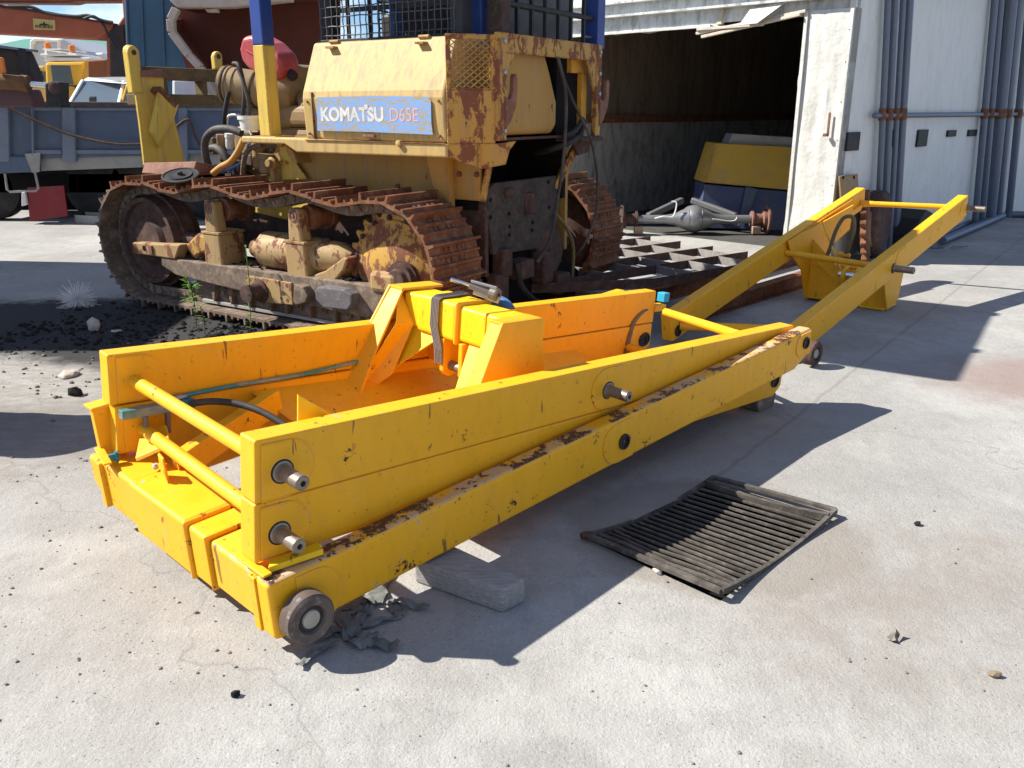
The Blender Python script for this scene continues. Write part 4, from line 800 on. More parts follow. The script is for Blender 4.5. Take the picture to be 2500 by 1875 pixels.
# decal with lettering, peeling
def decal():
    n = NT('peeling_blue_decal'); c = n.mix(n.noise(6, 4), (.16, .31, .62), (.20, .36, .66))
    pk = n.ramp(n.noise(15, 6, .75, (1, 1, 2.8), (2, 4, 6), 1.2), (.515, 0), (.53, 1))
    c = n.mix(pk, c, (.34, .28, .16)); return n.out(c, .6, 0, .3)
DEC = decal()
P = [T_(773, 238, .268), T_(900, 234, .268), T_(1040, 236, .268), T_(1052, 246, .268), T_(1053, 300, .268), T_(1057, 329, .268), T_(900, 322, .268), T_(775, 319, .268)]
m = MB(DZ); m.xz(P, .267, .271); de = m.build('name_decal', DEC, tank)
def text(body, mat, par, fr_o, ex, ez, size, name='lettering', sx=1.0, depth=.0015, bold=0.0):
    cu = bpy.data.curves.new('txt', 'FONT'); cu.body = body; cu.size = size; cu.extrude = depth; cu.offset = bold
    to = bpy.data.objects.new('txt', cu); col.objects.link(to); dg = bpy.context.evaluated_depsgraph_get()
    me_ = bpy.data.meshes.new_from_object(to.evaluated_get(dg)); bpy.data.objects.remove(to)
    o_ = bpy.data.objects.new(name, me_); col.objects.link(o_); me_.materials.clear(); me_.materials.append(mat); me_.name = name
    ex, ez = V(ex).normalized(), V(ez).normalized(); nn = ex.cross(ez)
    R = Matrix((ex*sx, ez, nn)).transposed().to_4x4(); o_.parent = par
    o_.matrix_local = Matrix.Translation(V(fr_o) - V(BASE.get(par.name, par.location))) @ R
    return o_
a = DZ.py(783, 294, .2662)
lt = text("KOMATSU", INKW, de, DZ.w((a.x, .2662, a.z)), DZ.x, DZ.z, .118, 'lettering', 1.02, .0004, .005)
b_ = DZ.py(893, 263, .2655); m = MB(DZ); m.box(b_.x - .012, b_.x + .018, .264, .267, b_.z - .012, b_.z + .018); m.build('lettering_tick', INKW, de)
a = DZ.py(950, 296, .2655); text("D65E", INKP, de, DZ.w((a.x, .2662, a.z)), DZ.x, DZ.z, .118, 'lettering', .92, .0004, .0)
# chamfered corner panel with expanded-metal grille
cA, cB_ = V((1.985, .285, 0)), V((2.19, .514, 0)); CFr = Fr(DZ.w(cA), (DZ.w(cB_) - DZ.w(cA))); cl = (cB_ - cA).length
m = MB(CFr); m.box(0, cl, 0, .02, 1.345, 1.665); cp = dz('corner_panel', m, FADR, bev=.006)
for b0, b1, z0, z1 in ((0, .03, 1.665, 1.985), (cl - .035, cl, 1.665, 1.985), (.03, cl - .035, 1.955, 1.985), (.03, cl - .035, 1.665, 1.675)):
    m = MB(CFr); m.box(b0, b1, 0, .02, z0, z1); m.build('grille_frame', FADR, cp, bev=.003)
m = MB(CFr); NXg, NZg = 5, 15; gw = (cl - .065)/NXg; gh = .28/NZg
for j in range(NZg + 1):
    for i in range(NXg*2):
        x0 = .03 + i*gw/2; z0 = 1.675 + j*gh; up = (i + j) % 2
        za, zb_ = (z0 - gh*.5*0, z0 + gh) if up else (z0 + gh, z0)
        if max(za, zb_) <= 1.958: m.bar((x0, .008, za), (x0 + gw/2, .008, zb_), .006, .006, (0, 1, 0))
gm = m.build('expanded_mesh', FAD, cp); gm['kind'] = 'stuff'
m = MB(DZ); m.box(1.60, 1.62, .43, 1.9, 1.36, 1.97); dz('tank_bulkhead', m, BLK)
m = MB(CFr); m.xz([(.0, 1.345), (cl*1.05, 1.345), (cl*1.45, 1.36), (cl*1.3, 1.30), (cl*1.22, 1.215), (cl*.72, 1.19), (cl*.5, 1.21), (0, 1.265)], .0, .015); dz('corner_bracket', m, FADR, bev=.004)
m = MB(CFr); m.xz([(cl*.62, 1.34), (cl*.66, 1.34), (cl*.66, 1.20), (cl*.62, 1.20)], -.02, .0); dz('bracket_rib', m, FADR, bev=.003)
# rear guard frame
rgd = MB(DZ).box(2.18, 2.22, .514, .60, 1.36, 2.0).build('rear_guard', FADR, doz, bev=.006)
MB(DZ).box(2.18, 2.22, 1.80, 1.876, 1.36, 2.0).build('guard_post', FADR, rgd, bev=.006)
MB(DZ).box(2.185, 2.215, .60, 1.80, 1.885, 2.0).build('guard_top', FADR, rgd, bev=.004)
MB(DZ).yz([(.60, 1.885), (.72, 1.885), (.66, 1.82), (.60, 1.74)], 2.19, 2.21).build('guard_gusset', FADR, rgd, bev=.003)
MB(DZ).yz([(1.80, 1.885), (1.66, 1.885), (1.72, 1.80), (1.80, 1.66)], 2.19, 2.21).build('guard_gusset', FADR, rgd, bev=.003)
for t_, z in ((.57, 1.95), (.57, 1.77), (.57, 1.42), (1.84, 1.95), (1.84, 1.80), (1.84, 1.66)):
    m = MB(DZ); m.lathe((2.22, t_, z), (1, 0, 0), [(0, .016), (.012, .014), (.014, .005)], 10); m.build('bolt', BOLT, rgd, smooth=40)
for t_, sg in ((.62, 1), (1.90, 1)):                         # rusty tow hooks on the posts
    hk = [(-.03, -.20), (.03, -.15), (.085, -.07), (.10, .0), (.105, .10), (.095, .13), (.075, .135), (.06, .12), (.055, .03), (.035, -.01), (.0, -.02), (-.03, .0)]
    m = MB(DZ); m.yz([(t_ - .02 + a*1.0, 1.63 + b) for a, b in hk], 2.20, 2.235); m.build('hook', RUSTP, rgd, bev=.008, seg=3)
# rear fuel tank with rounded end
ft = [(.60, 1.385), (1.33, 1.385), (1.40, 1.43), (1.40, 1.60), (1.30, 1.80), (1.22, 1.94), (.60, 1.94)]
m = MB(DZ); m.yz(ft, 1.65, 2.13); dz('fuel_tank', m, FAD, bev=.05, seg=4)
m = MB(DZ); m.box(1.62, 2.1, 1.42, 1.80, 1.375, 1.95); dz('recess_shade', m, VOID)  # solid near-black box in place of the recess's shade
m = MB(DZ); m.box(2.1, 2.14, 1.56, 1.80, 1.80, 1.90); m.box(2.1, 2.14, 1.72, 1.80, 1.38, 1.80); dz('inner_plate', m, m_faded('orange_yellow', .68, (.60, .30, .02), (.5, .25, .03)), bev=.004)
# bracket under the right corner and strut
m = MB(DZ); m.box(2.02, 2.24, 1.55, 1.90, 1.325, 1.355); m.yz([(1.60, 1.325), (1.90, 1.325), (1.86, 1.24), (1.70, 1.22)], 2.12, 2.14); dz('angle_bracket', m, RUSTD, bev=.004)
m = MB(DZ); m.bar((2.1, 1.76, 1.32), (1.98, 1.62, .98), .06, .05); dz('strut', m, FADR, bev=.006)
# hoses hanging at the back
def dhose(pts, r, mat, name='hose'):
    m = MB(DZ); m.path([V((d, *S_(x, y, d))) for x, y, d in pts], r, 9); return dz(name, m, mat, smooth=60)
dhose([(1362, 140, 2.22), (1380, 220, 2.26), (1381, 300, 2.28), (1374, 400, 2.28), (1362, 480, 2.28), (1345, 580, 2.26), (1312, 640, 2.2)], .012, HOSE)
dhose([(1372, 180, 2.2), (1400, 250, 2.24), (1425, 300, 2.26), (1445, 350, 2.28), (1458, 430, 2.28), (1455, 520, 2.28), (1430, 590, 2.26), (1408, 622, 2.2)], .010, HOSE)
dhose([(1425, 295, 2.2), (1415, 330, 2.22), (1385, 350, 2.2), (1345, 365, 2.1), (1310, 372, 1.9)], .022, RUB)
dhose([(1422, 290, 2.2), (1405, 318, 2.22), (1375, 333, 2.2)], .018, RUB)
dhose([(1355, 520, 2.03), (1385, 560, 2.05), (1400, 610, 2.05), (1395, 700, 2.03)], .014, m_plain('yellowed_hose', (.16, .14, .05), .7, 0, .3, 20, .2))
# ---- cab cage
cage = MB(DZ)
ZC0, ZC1 = 2.005, 2.98
NXm = 22; sA, sB = .70, 1.86; tM = .55
rnd = random.Random(3)
for i in range(NXm + 1):
    s = sA + (sB - sA)*i/NXm; pts = [(s + rnd.uniform(-.003, .003), tM + (.004 if k % 2 else -.004), ZC0 + k*.06) for k in range(12)]
    cage.path(pts, .0045, 5, sub=1)
for k in range(12):
    z = ZC0 + .03 + k*.06; cage.path([(sA + (sB - sA)*j/NXm, tM + (-.004 if (j + k) % 2 else .004), z + rnd.uniform(-.003, .003)) for j in range(NXm + 1)], .0045, 5, sub=1)
WIRE = m_plain('grey_wire', (.10, .10, .105), .5, .4, .25, 30, 0, .5, .3, (.06, .05, .05))
cg = cage.build('wire_mesh', WIRE, doz, smooth=60); cg['kind'] = 'stuff'
cabf = MB(DZ).box(.68, 1.90, .53, .60, 1.985, 2.01).build('cab_frame', BLK, doz, bev=.003)
for s in (.70, .90, 1.10, 1.33, 1.56, 1.80): MB(DZ).box(s - .006, s + .006, .60, .63, 2.01, 2.95).build('guard_bar', WIRE if s < .75 else BLK, cabf)
for z in (2.20, 2.55): MB(DZ).box(.7, 1.85, .60, .62, z - .015, z + .015).build('guard_rail', BLK, cabf)
for (s, t_, w, mt, nm) in ((1.87, .60, .05, BLK, 'cab_post'), (1.87, .80, .06, BLUE, 'cab_post'), (2.03, .80, .055, RUSTD, 'cab_post'), (2.03, 2.10, .06, BLUE, 'cab_post'), (.72, .62, .05, BLK, 'cab_post'), (.75, 1.9, .06, BLUE, 'cab_post')):
    MB(DZ).box(s - w, s + w, t_ - w, t_ + w, 1.99, 2.98).build(nm, mt, cabf, bev=.006)
for i, t_ in enumerate((.99, 1.17, 1.35, 1.53, 1.71, 1.90)):  # bars of the rear window guard
    MB(DZ).box(2.03, 2.055, t_ - .01, t_ + .01, 2.02, 2.95).build('guard_bar', BLK, cabf)
m = MB(DZ); m.tube((2.04, .86, 2.20), (2.04, 2.05, 2.20), .02, 10); m.build('guard_rail', BLK, cabf, smooth=40)
MB(DZ).box(2.02, 2.05, 1.92, 2.04, 2.06, 2.075).build('guard_rail', WIRE, cabf)
m = MB(DZ)
for t_ in (1.05, 1.4, 1.7, 1.95):
    for k in range(3): m.path([(.80, t_ + k*.035, 2.0 + j*.06) for j in range(12)], .006, 4, sub=1)
    for j in range(12): m.path([(.80, t_ - .01, 2.0 + j*.06), (.80, t_ + .10, 2.0 + j*.06)], .006, 4, sub=1)
o = m.build('wire_mesh', BLK, cabf); o['kind'] = 'stuff'
MB(DZ).box(1.0, 1.5, 1.0, 1.5, 1.99, 2.35).build('seat_back', RUB, cabf, bev=.04)
MB(DZ).box(.75, 1.9, 1.96, 1.98, 1.99, 2.40).build('far_panel', GREY, cabf)
MB(DZ).box(.9, 1.0, .95, 1.8, 1.99, 2.2).build('dashboard', BLK, cabf, bev=.02)
MB(DZ).box(1.2, 1.24, .7, .78, 1.99, 2.5).build('lever', BLUE, cabf, bev=.01)
MB(DZ).box(.20, 1.98, -.06, 2.25, 2.98, 3.06).build('canopy_roof', BLUE, doz, bev=.02)
# front canopy post, yellow below and blue above
q = DZ.py(662, 320, .40); m = MB(DZ); m.box(q.x - .055, q.x + .055, .34, .45, 1.362, 1.985); fp = m.build('canopy_post', FADB, doz, bev=.008)
MB(DZ).box(q.x - .0552, q.x + .0552, .3398, .4502, 1.985, 2.98).build('post_sleeve', BLUE, fp, bev=.008)
MB(DZ).box(q.x - .10, q.x + .14, .31, .50, 1.350, 1.366).build('post_foot', FAD, fp, bev=.004)
# ---- engine bay
m = MB(DZ); m.box(-.55, .55, .72, 1.6, .9, 1.42); eb = dz('engine_block', m, TANM, bev=.05, seg=3)
MB(DZ).box(-.35, .62, .70, 1.5, 1.42, 1.58).build('valve_cover', TANM, eb, bev=.05, seg=3)
a = DZ.py(548, 205, .60); b = DZ.py(648, 215, 1.0)
m = MB(DZ); ac = V((a.x, .60, a.z)); ad = V((.93, .35, -.14)).normalized(); m.lathe(ac, ad, [(-.02, .10), (.0, .135), (.05, .135), (.05, .142), (.065, .142), (.065, .135), (.11, .135), (.11, .142), (.125, .142), (.125, .135), (.55, .14), (.60, .12), (.62, .06)], 30); acl = dz('air_cleaner', m, TANM, smooth=35)
for h in (.03, .28):
    m = MB(DZ); m.lathe(ac + ad*h, ad, [(0, .147), (.012, .147)], 26); m.build('clamp_band', RUSTD, acl, smooth=35)
m = MB(DZ); m.xz([T_(700, 170, .9), T_(715, 95 + 60, .9), T_(735, 165, .9), T_(735, 235, .9), T_(690, 230, .9)], .75, 1.1); dz('turbo_housing', m, TANM, bev=.03, seg=3)
m = MB(DZ); m.path([V((*DZ.py(x, y, d),)) for x, y, d in ((690, 300, .75), (720, 290, .75), (745, 262, .78), (735, 235, .85))], .05, 12); dz('exhaust_elbow', m, TANM, smooth=50)
def ehose(pts, r, mat, name='hose'):
    m = MB(DZ); m.path([DZ.py(x, y, d) for x, y, d in pts], r, 9); return dz(name, m, mat, smooth=60)
ehose([(570, 155, .46), (583, 160, .45), (594, 200, .45), (597, 240, .46), (590, 295, .50)], .016, HOSE)
ehose([(580, 165, .44), (596, 205, .43), (608, 255, .44), (610, 295, .48)], .014, HOSE)
ehose([(558, 225, .50), (552, 255, .48), (548, 285, .48), (548, 305, .5)], .018, RUB)
ehose([(590, 325, .42), (560, 315, .40), (528, 316, .40), (508, 330, .40), (500, 350, .40), (503, 385, .42), (513, 412, .45)], .030, HOSE)
ehose([(505, 365, .55), (530, 362, .55), (552, 385, .55), (565, 420, .55)], .03, HOSE)
ehose([(595, 340, .40), (580, 372, .36), (562, 396, .33), (540, 408, .32), (520, 424, .30)], .026, m_faded('ochre_pipe', .66, (.42, .22, .03), (.35, .17, .03)), 'oil_pipe')
ehose([(640, 355, .50), (612, 362, .48), (597, 385, .48), (592, 430, .5)], .02, MUD, 'oil_pipe')
BLN = m_plain('blue_line', (.10, .20, .45), .4, 0, .2, 10, 0)
for pts in ([(606, 350, .5), (600, 385, .5), (585, 400, .5), (545, 418, .48), (500, 421, .45)], [(615, 330, .6), (603, 300, .6), (600, 285, .6), (560, 282, .6), (553, 310, .6)], [(570, 425, .5), (566, 400, .52), (575, 375, .55)]): ehose(pts, .010, BLN if pts[0][1] > 340 else WHTP, 'fuel_line')
for (x, y, r, h, mt) in ((537, 350, .03, .14, TANM), (560, 345, .035, .12, WHTP), (650, 400, .06, .16, TANM), (630, 380, .05, .2, TANM), (550, 400, .05, .14, RUSTD)):
    q = DZ.py(x, y, .58); m = MB(DZ); m.lathe((q.x, .58, q.z - h/2), (.1, 0, 1), [(0, r*.7), (.02, r), (h*.7, r), (h*.75, r*1.15), (h, r*1.1)], 14); dz('filter_body', m, mt, smooth=35)
m = MB(DZ)
for i in range(26):
    q = DZ.py(random.uniform(505, 680), random.uniform(330, 430), random.uniform(.6, .75)); w = random.uniform(.02, .06); m.box(q.x - w, q.x + w, q.y - w, q.y + w, q.z - w*.7, q.z + w*.7)
o = dz('engine_clutter', m, m_plain('oily_engine', (.11, .085, .06), .6, .1, .6, 14, .2, .3, .5), bev=.008); o['kind'] = 'stuff'
q = DZ.py(672, 398, .52); m = MB(DZ); m.lathe((q.x, .52, q.z), (0, -1, 0), [(0, .05), (.04, .05), (.05, .03), (.08, .03)], 12); m.bar((q.x, .5, q.z), (q.x - .02, .5, q.z - .16), .03, .05); dz('pump', m, m_faded('bronze_pump', .66, (.33, .22, .06), (.26, .16, .04)), bev=.006)
# ---- front plate, cross beam with lugs
SFp = -1.52
def fpx(x, y, s=SFp): return S_(x, y, s)
m = MB(DZ); m.yz([fpx(345, 185), fpx(400, 188), fpx(402, 220), fpx(425, 285), fpx(446, 365), fpx(455, 400), fpx(354, 405), fpx(342, 300), fpx(333, 235)], SFp - .03, SFp); fpl = dz('front_plate', m, FADB, bev=.006)
m = MB(DZ); m.yz([fpx(341, 172), fpx(392, 169), fpx(406, 180), fpx(406, 190), fpx(341, 187)], SFp, SFp + .02); m.build('rusty_strip', RUSTP, fpl, bev=.003)
# pocket box on the front plate
c0 = [S_(383, 212, SFp), S_(437, 255, SFp), S_(425, 290, SFp), S_(388, 362, SFp), S_(361, 320, SFp)]
cc = (sum(p[0] for p in c0)/5, sum(p[1] for p in c0)/5)
c1 = [S_(388, 222, SFp + .12), S_(430, 262, SFp + .12), S_(424, 285, SFp + .12), S_(386, 355, SFp + .12), S_(384, 330, SFp + .12)]
m = MB(DZ); vs = [(SFp, *p) for p in c0] + [(SFp + .11, *p) for p in c1]; m.add(vs, [(0, 1, 2, 3, 4), (9, 8, 7, 6, 5)] + [(i, (i+1) % 5, 5 + (i+1) % 5, 5 + i) for i in range(5)]); pk = m.build('pocket', FADB, fpl, bev=.004)
a0, a1 = S_(390, 216, SFp + .12), S_(432, 258, SFp + .12); m = MB(DZ); m.bar((SFp + .06, a0[0], a0[1]), (SFp + .06, a1[0], a1[1]), .05, .12, (1, 0, 0)); m.build('pocket_lining', RUST, pk, bev=.004)
m = MB(DZ); 
bmz = [fpx(352, 158), fpx(400, 150), fpx(470, 158), fpx(520, 160), fpx(556, 170), fpx(556, 262), fpx(352, 262)]
# cross beam built round two rectangular openings
xs = [(335, 160, 700, 193), (335, 228, 700, 258), (392, 190, 420, 232), (500, 190, 516, 232), (552, 190, 700, 232)]
cbm = None
for (x0, y0, x1, y1) in xs:
    a, b = fpx(x0, y0), fpx(x1, y1); m = MB(DZ); m.box(SFp - .16, SFp - .04, a[0], b[0], min(a[1], b[1]) , max(a[1], b[1])) if abs(a[1] - b[1]) > .01 else None
    zt = fpx(x0, y0)[1]; zb2 = fpx(x0, y1)[1]
    m = MB(DZ); m.box(SFp - .16, SFp - .04, a[0], b[0], zb2, zt); o = m.build('cross_beam' if cbm is None else 'beam_web', m_rust('olive_steel', (.14, .10, .045), (.09, .065, .035), (.20, .14, .07)) if cbm is None else cbm.data.materials[0], doz if cbm is None else cbm, bev=.01)
    cbm = cbm or o
for (x, y, w) in ((325, 128, 12), (337, 125, 8), (532, 138, 8), (548, 140, 8)):
    a = fpx(x, y); b = fpx(x, 228 if x < 400 else 170); m = MB(DZ); r = .055 if x < 400 else .045
    pts = [(a[0] + r*math.cos(k*math.pi/8), a[1] + r*math.sin(k*math.pi/8)) for k in range(9)] + [(a[0] - r, b[1]), (a[0] + r*.8, b[1])]
    off = .0 if x in (325, 532) else -.10
    m.yz(pts, SFp - .04 + off, SFp + .01 + off); lg = m.build('lug', FADB, cbm, bev=.01)
    m = MB(DZ); m.lathe((SFp + .011 + off, a[0], a[1]), (1, 0, 0), [(0, .022), (.003, .022)], 14); m.build('lug_hole', RUSTD, lg)
# loose shoe plate and black lid lying on the track, pipe plate in front
m = MB(DZ); a = DZ.py(320, 410, .1); m.hexa([(-1.05, .20, 1.06), (-.42, .20, 1.06), (-.42, .45, 1.06), (-1.05, .45, 1.06), (-1.05, .24, 1.14), (-.40, .24, 1.17), (-.40, .45, 1.12), (-1.05, .45, 1.12)]); dz('loose_plate', m, RUSTP, bev=.006)
p = DZ.w(DZ.py(441, 431, .04)); LF = Fr(p, (1, 0, 0), (-.15, -.35, 1))
m = MB(LF); m.lathe((0, 0, 0), (0, 0, 1), [(0, .10), (.004, .135), (.014, .137), (.016, .125), (.010, .12), (.010, .09), (.020, .085), (.014, .06), (.018, .02), (.04, .018), (.042, .008)], 32); one(m, 'filter_lid', RUB, 'round black lid lying on top of the near track', 'lid', p, smooth=35)
# red jerry can on the air cleaner
p = DZ.w(DZ.py(658, 140, .75)); JF = Fr(p, (DZ.x*.92 + V((0, 0, -.38))), (.1, -.2, 1))
m = MB(JF); m.xz([(-.20, -.10), (-.24, -.02), (-.22, .08), (-.12, .13), (.06, .13), (.20, .09), (.25, .0), (.22, -.09), (.10, -.13), (-.12, -.13)], -.10, .10)
jc = thing('jerry_can', 'red plastic jerry can lying on the bulldozer engine', 'jerry can', p)
m.build('can_body', RED, jc, bev=.04, seg=4)
m = MB(JF); m.box(-.15, .12, -.107, -.10, -.002, .012); m.build('moulded_ridge', RED, jc, bev=.004); m = MB(JF); m.lathe((.24, 0, -.03), (1, 0, -.2), [(0, .035), (.05, .035), (.05, .03), (.06, .02)], 14); m.build('cap', RUB, jc, smooth=35)
p = DZ.w(DZ.py(614, 318, .46)); m = MB(); m.lathe((p.x, p.y, p.z), (0, 0, 1), [(0, .075), (.075, .085), (.078, .095), (.105, .096), (.105, .088), (.02, .078)], 28); one(m, 'plastic_tub', WHTP, 'white plastic tub standing on the bulldozer fender', 'tub', p, smooth=35)

# ================================================================= THINGS ROUND THE FRAMES
# ratchet strap over the portal beam
sp_ = FR_R.w((1.37, .73, .17)); st = thing('ratchet_strap', 'grey webbing strap with steel ratchet tied round the raised yellow cross beam', 'ratchet strap', sp_)
loop_ = [(1.275, -.115), (1.268, -.05), (1.266, .05), (1.268, .165), (1.285, .176), (1.37, .178), (1.455, .176), (1.475, .16), (1.476, .05), (1.475, -.02)]
m = MB(FR_R); n_ = len(loop_); vs = []
for i, (x, z) in enumerate(loop_):
    y0 = .70 + .035*(1 if i < 2 else 0)*(-1) + (.0 if i < 6 else .02); vs += [(x - (.003 if i < 4 else 0), y0, z), (x - (.003 if i < 4 else 0), y0 + .052, z)]
vs2 = [(x + (.004 if i // 2 < 4 else -.0), y, z - (.004 if 3 < i // 2 < 7 else 0)) for i, (x, y, z) in enumerate(vs)]
fs = [(2*i, 2*i + 2, 2*i + 3, 2*i + 1) for i in range(n_ - 1)]; k = len(vs)
fs += [(2*i + k, 2*i + 1 + k, 2*i + 3 + k, 2*i + 2 + k) for i in range(n_ - 1)] + [(2*i, 2*i + k, 2*i + 2 + k, 2*i + 2) for i in range(n_ - 1)] + [(2*i + 1, 2*i + 3, 2*i + 3 + k, 2*i + 1 + k) for i in range(n_ - 1)]
m.add(vs + vs2, fs); m.build('webbing', STRAP, st)
for i in range(5):                                             # woven ribs
    y = .707 + i*.0095; m = MB(FR_R); m.path([(x - .004 if q < 4 else (x if q < 7 else x + .004), y - .035*(q < 2) + .02*(q >= 6), z + (.003 if 3 <= q <= 7 else 0)) for q, (x, z) in enumerate(loop_)], .0022, 4, sub=1); m.build('webbing_rib', m_plain('pale_thread', (.30, .28, .26), .9, 0, .3, 60, 0, .1), st)
a, b = FR_R.py(1101, 681, .66), FR_R.py(1145, 695, .66)
ha, hb, hc = V(FR_R.px(1101, 682, 1.36)), V(FR_R.px(1150, 697, 1.40)), V(FR_R.px(1212, 720, 1.44))
m = MB(FR_R); m.tube(ha, hb, .0085, 10); m.build('handle_bar', CHR, st, smooth=40)
m = MB(FR_R); m.bar(hb, hc, .045, .022); m.lathe(hc, tuple(hc - hb), [(-.03, .026), (.0, .030), (.012, .028), (.012, .012), (-.005, .010)], 14); m.build('ratchet_body', m_plain('grey_brown_ratchet', (.16, .135, .115), .5, .4, .35, 20, .1), st, bev=.003)
m = MB(FR_R); m.bar(hb + V((0, 0, .02)), hc + V((0, 0, .03)), .012, .012); m.bar(hb + V((0, -.02, -.02)), hc + V((0, -.02, -.02)), .012, .03); m.build('ratchet_frame', BOLT, st, bev=.002)
m = MB(FR_R); pts = [FR_R.px(x, y, 1.50) for x, y in ((1205, 732), (1222, 737), (1236, 745), (1246, 758))]; m.path(pts, .026, 8); m.build('blue_tail', m_plain('blue_webbing', (.07, .17, .36), .8, 0, .3, 30, .2), st, smooth=60)
# timber block under the beam, and one at the rear
WBp = [gz(x, y, .088) for x, y in ((1010, 1366), (1096, 1326), (1284, 1412), (1226, 1440))]
m = MB(); nrm = V((0, 0, -.088)); m.hexa([p + nrm for p in WBp] + WBp)
one(m, 'timber_block', WOOD, 'weathered grey timber block under the front right of the yellow frames', 'timber block', (*((WBp[0] + WBp[2])/2).xy, 0), 'timber blocks', bev=.010, seg=3)
q = gz(1862, 998, 0); m = MB(Fr(q, (.72, .69, 0))); m.hexa([(-.07, -.02, 0), (.08, -.02, 0), (.08, .20, 0), (-.07, .20, 0), (-.10, -.02, .075), (.10, -.02, .075), (.10, .20, .075), (-.10, .20, .075)])
one(m, 'timber_block', MUD, 'small dark tapered block under the rear end of the lower yellow beam', 'timber block', q, 'timber blocks', bev=.008)
# crumpled rag
def rag(c, n, rx, ry, mat, label, seed):
    R = random.Random(seed); m = MB()
    for q in range(n):
        a = R.uniform(0, 6.28); p = V((c.x + R.gauss(0, rx), c.y + R.gauss(0, ry), 0)); L = R.uniform(.09, .17); w = R.uniform(.014, .028); K = 12; f = R.uniform(1.2, 2.6); ph = R.uniform(0, 6.28); zz = R.uniform(.006, .02); vs = []
        for k in range(K + 1):
            t = k/K; a += R.uniform(-.22, .22); p = p + V((math.cos(a), math.sin(a), 0))*(L/K); z = .006 + zz*abs(math.sin(f*math.pi*t + ph)); sd_ = V((-math.sin(a), math.cos(a), 0)); ww = w*(.55 + .45*math.sin(math.pi*(.1 + .8*t)))
            for e in (-1, -.4, .3, 1): vs.append(p + sd_*ww*e + V((0, 0, z + .004*math.sin(e*4 + k*.9 + q))))
        m.add([V((v.x, v.y, max(v.z, .003))) for v in vs], [(k*4 + e, k*4 + e + 1, k*4 + e + 5, k*4 + e + 4) for k in range(K) for e in range(3)])
    return one(m, 'rag', mat, label, 'rag', (c.x, c.y, 0), smooth=50)
rag(gz(852, 1545, 0), 10, .030, .030, CLOTH, 'crumpled dirty grey rag on the concrete beside the front roller', 4)
rag(gz(918, 1478, 0), 8, .035, .024, CLOTH, 'trailing end of torn rag lying under the yellow frame', 9)

# steel bar grating panel lying by the doorway, with two rails under it
c0 = gz(1593, 680, .28); gd = (gz(1799, 647, .28) - c0); GF = Fr(c0 - gd*.0, gd)
GBS = m_rust('grey_bar_steel', (.30, .28, .265), (.20, .18, .165), (.36, .34, .32)); gg = thing('steel_bar_grid', 'dark steel grid of flat bars lying flat before the shed doorway', 'steel grid', (c0.x, c0.y, 0))
GLn, GRw = 2.6, 5; gsp = .42
for j in range(GRw + 1):
    m = MB(GF); x0 = -.0 if j else 0; m.box(-.9 + .12*(j == 0)*0, GLn - .9, j*gsp - .006, j*gsp + .006, -.075, 0) if j else m.box(.0, GLn - .9, -.006, .006, -.075, 0); m.build('long_bar', RUSTD, gg)
m = MB(GF); m.bar((-.9, gsp, -.0375), (0, 0, -.0375), .012, .075); m.build('end_bar', RUSTD, gg)
for j in range(GRw):
    for i in range(7):
        x = -.72 + i*.40 + (j % 2)*.20
        if x < GLn - .92 and not (j == 0 and x < .1): m = MB(GF); m.box(x - .006, x + .006, j*gsp + .007, (j+1)*gsp - .007, -.073, -.003); m.build('cross_bar', GBS, gg)
for k, (x0, y0, x1, y1) in enumerate(((1640, 800, 1985, 690), (1560, 748, 1962, 640))):
    a, b = gz(x0, y0, 0), gz(x1, y1, 0); F_ = Fr(a, b - a); L_ = (b - a).length; m = MB(F_)
    m.box(0, L_, -.05, .05, 0, .012); m.box(0, L_, -.006, .006, .012, .118); m.box(0, L_, -.05, .05, .118, .13)
    one(m, 'steel_rail', RUST, ('nearer' if k == 0 else 'farther') + ' of two rusty steel beams lying under the bar grid', 'steel beam', a, 'steel beams on the ground')

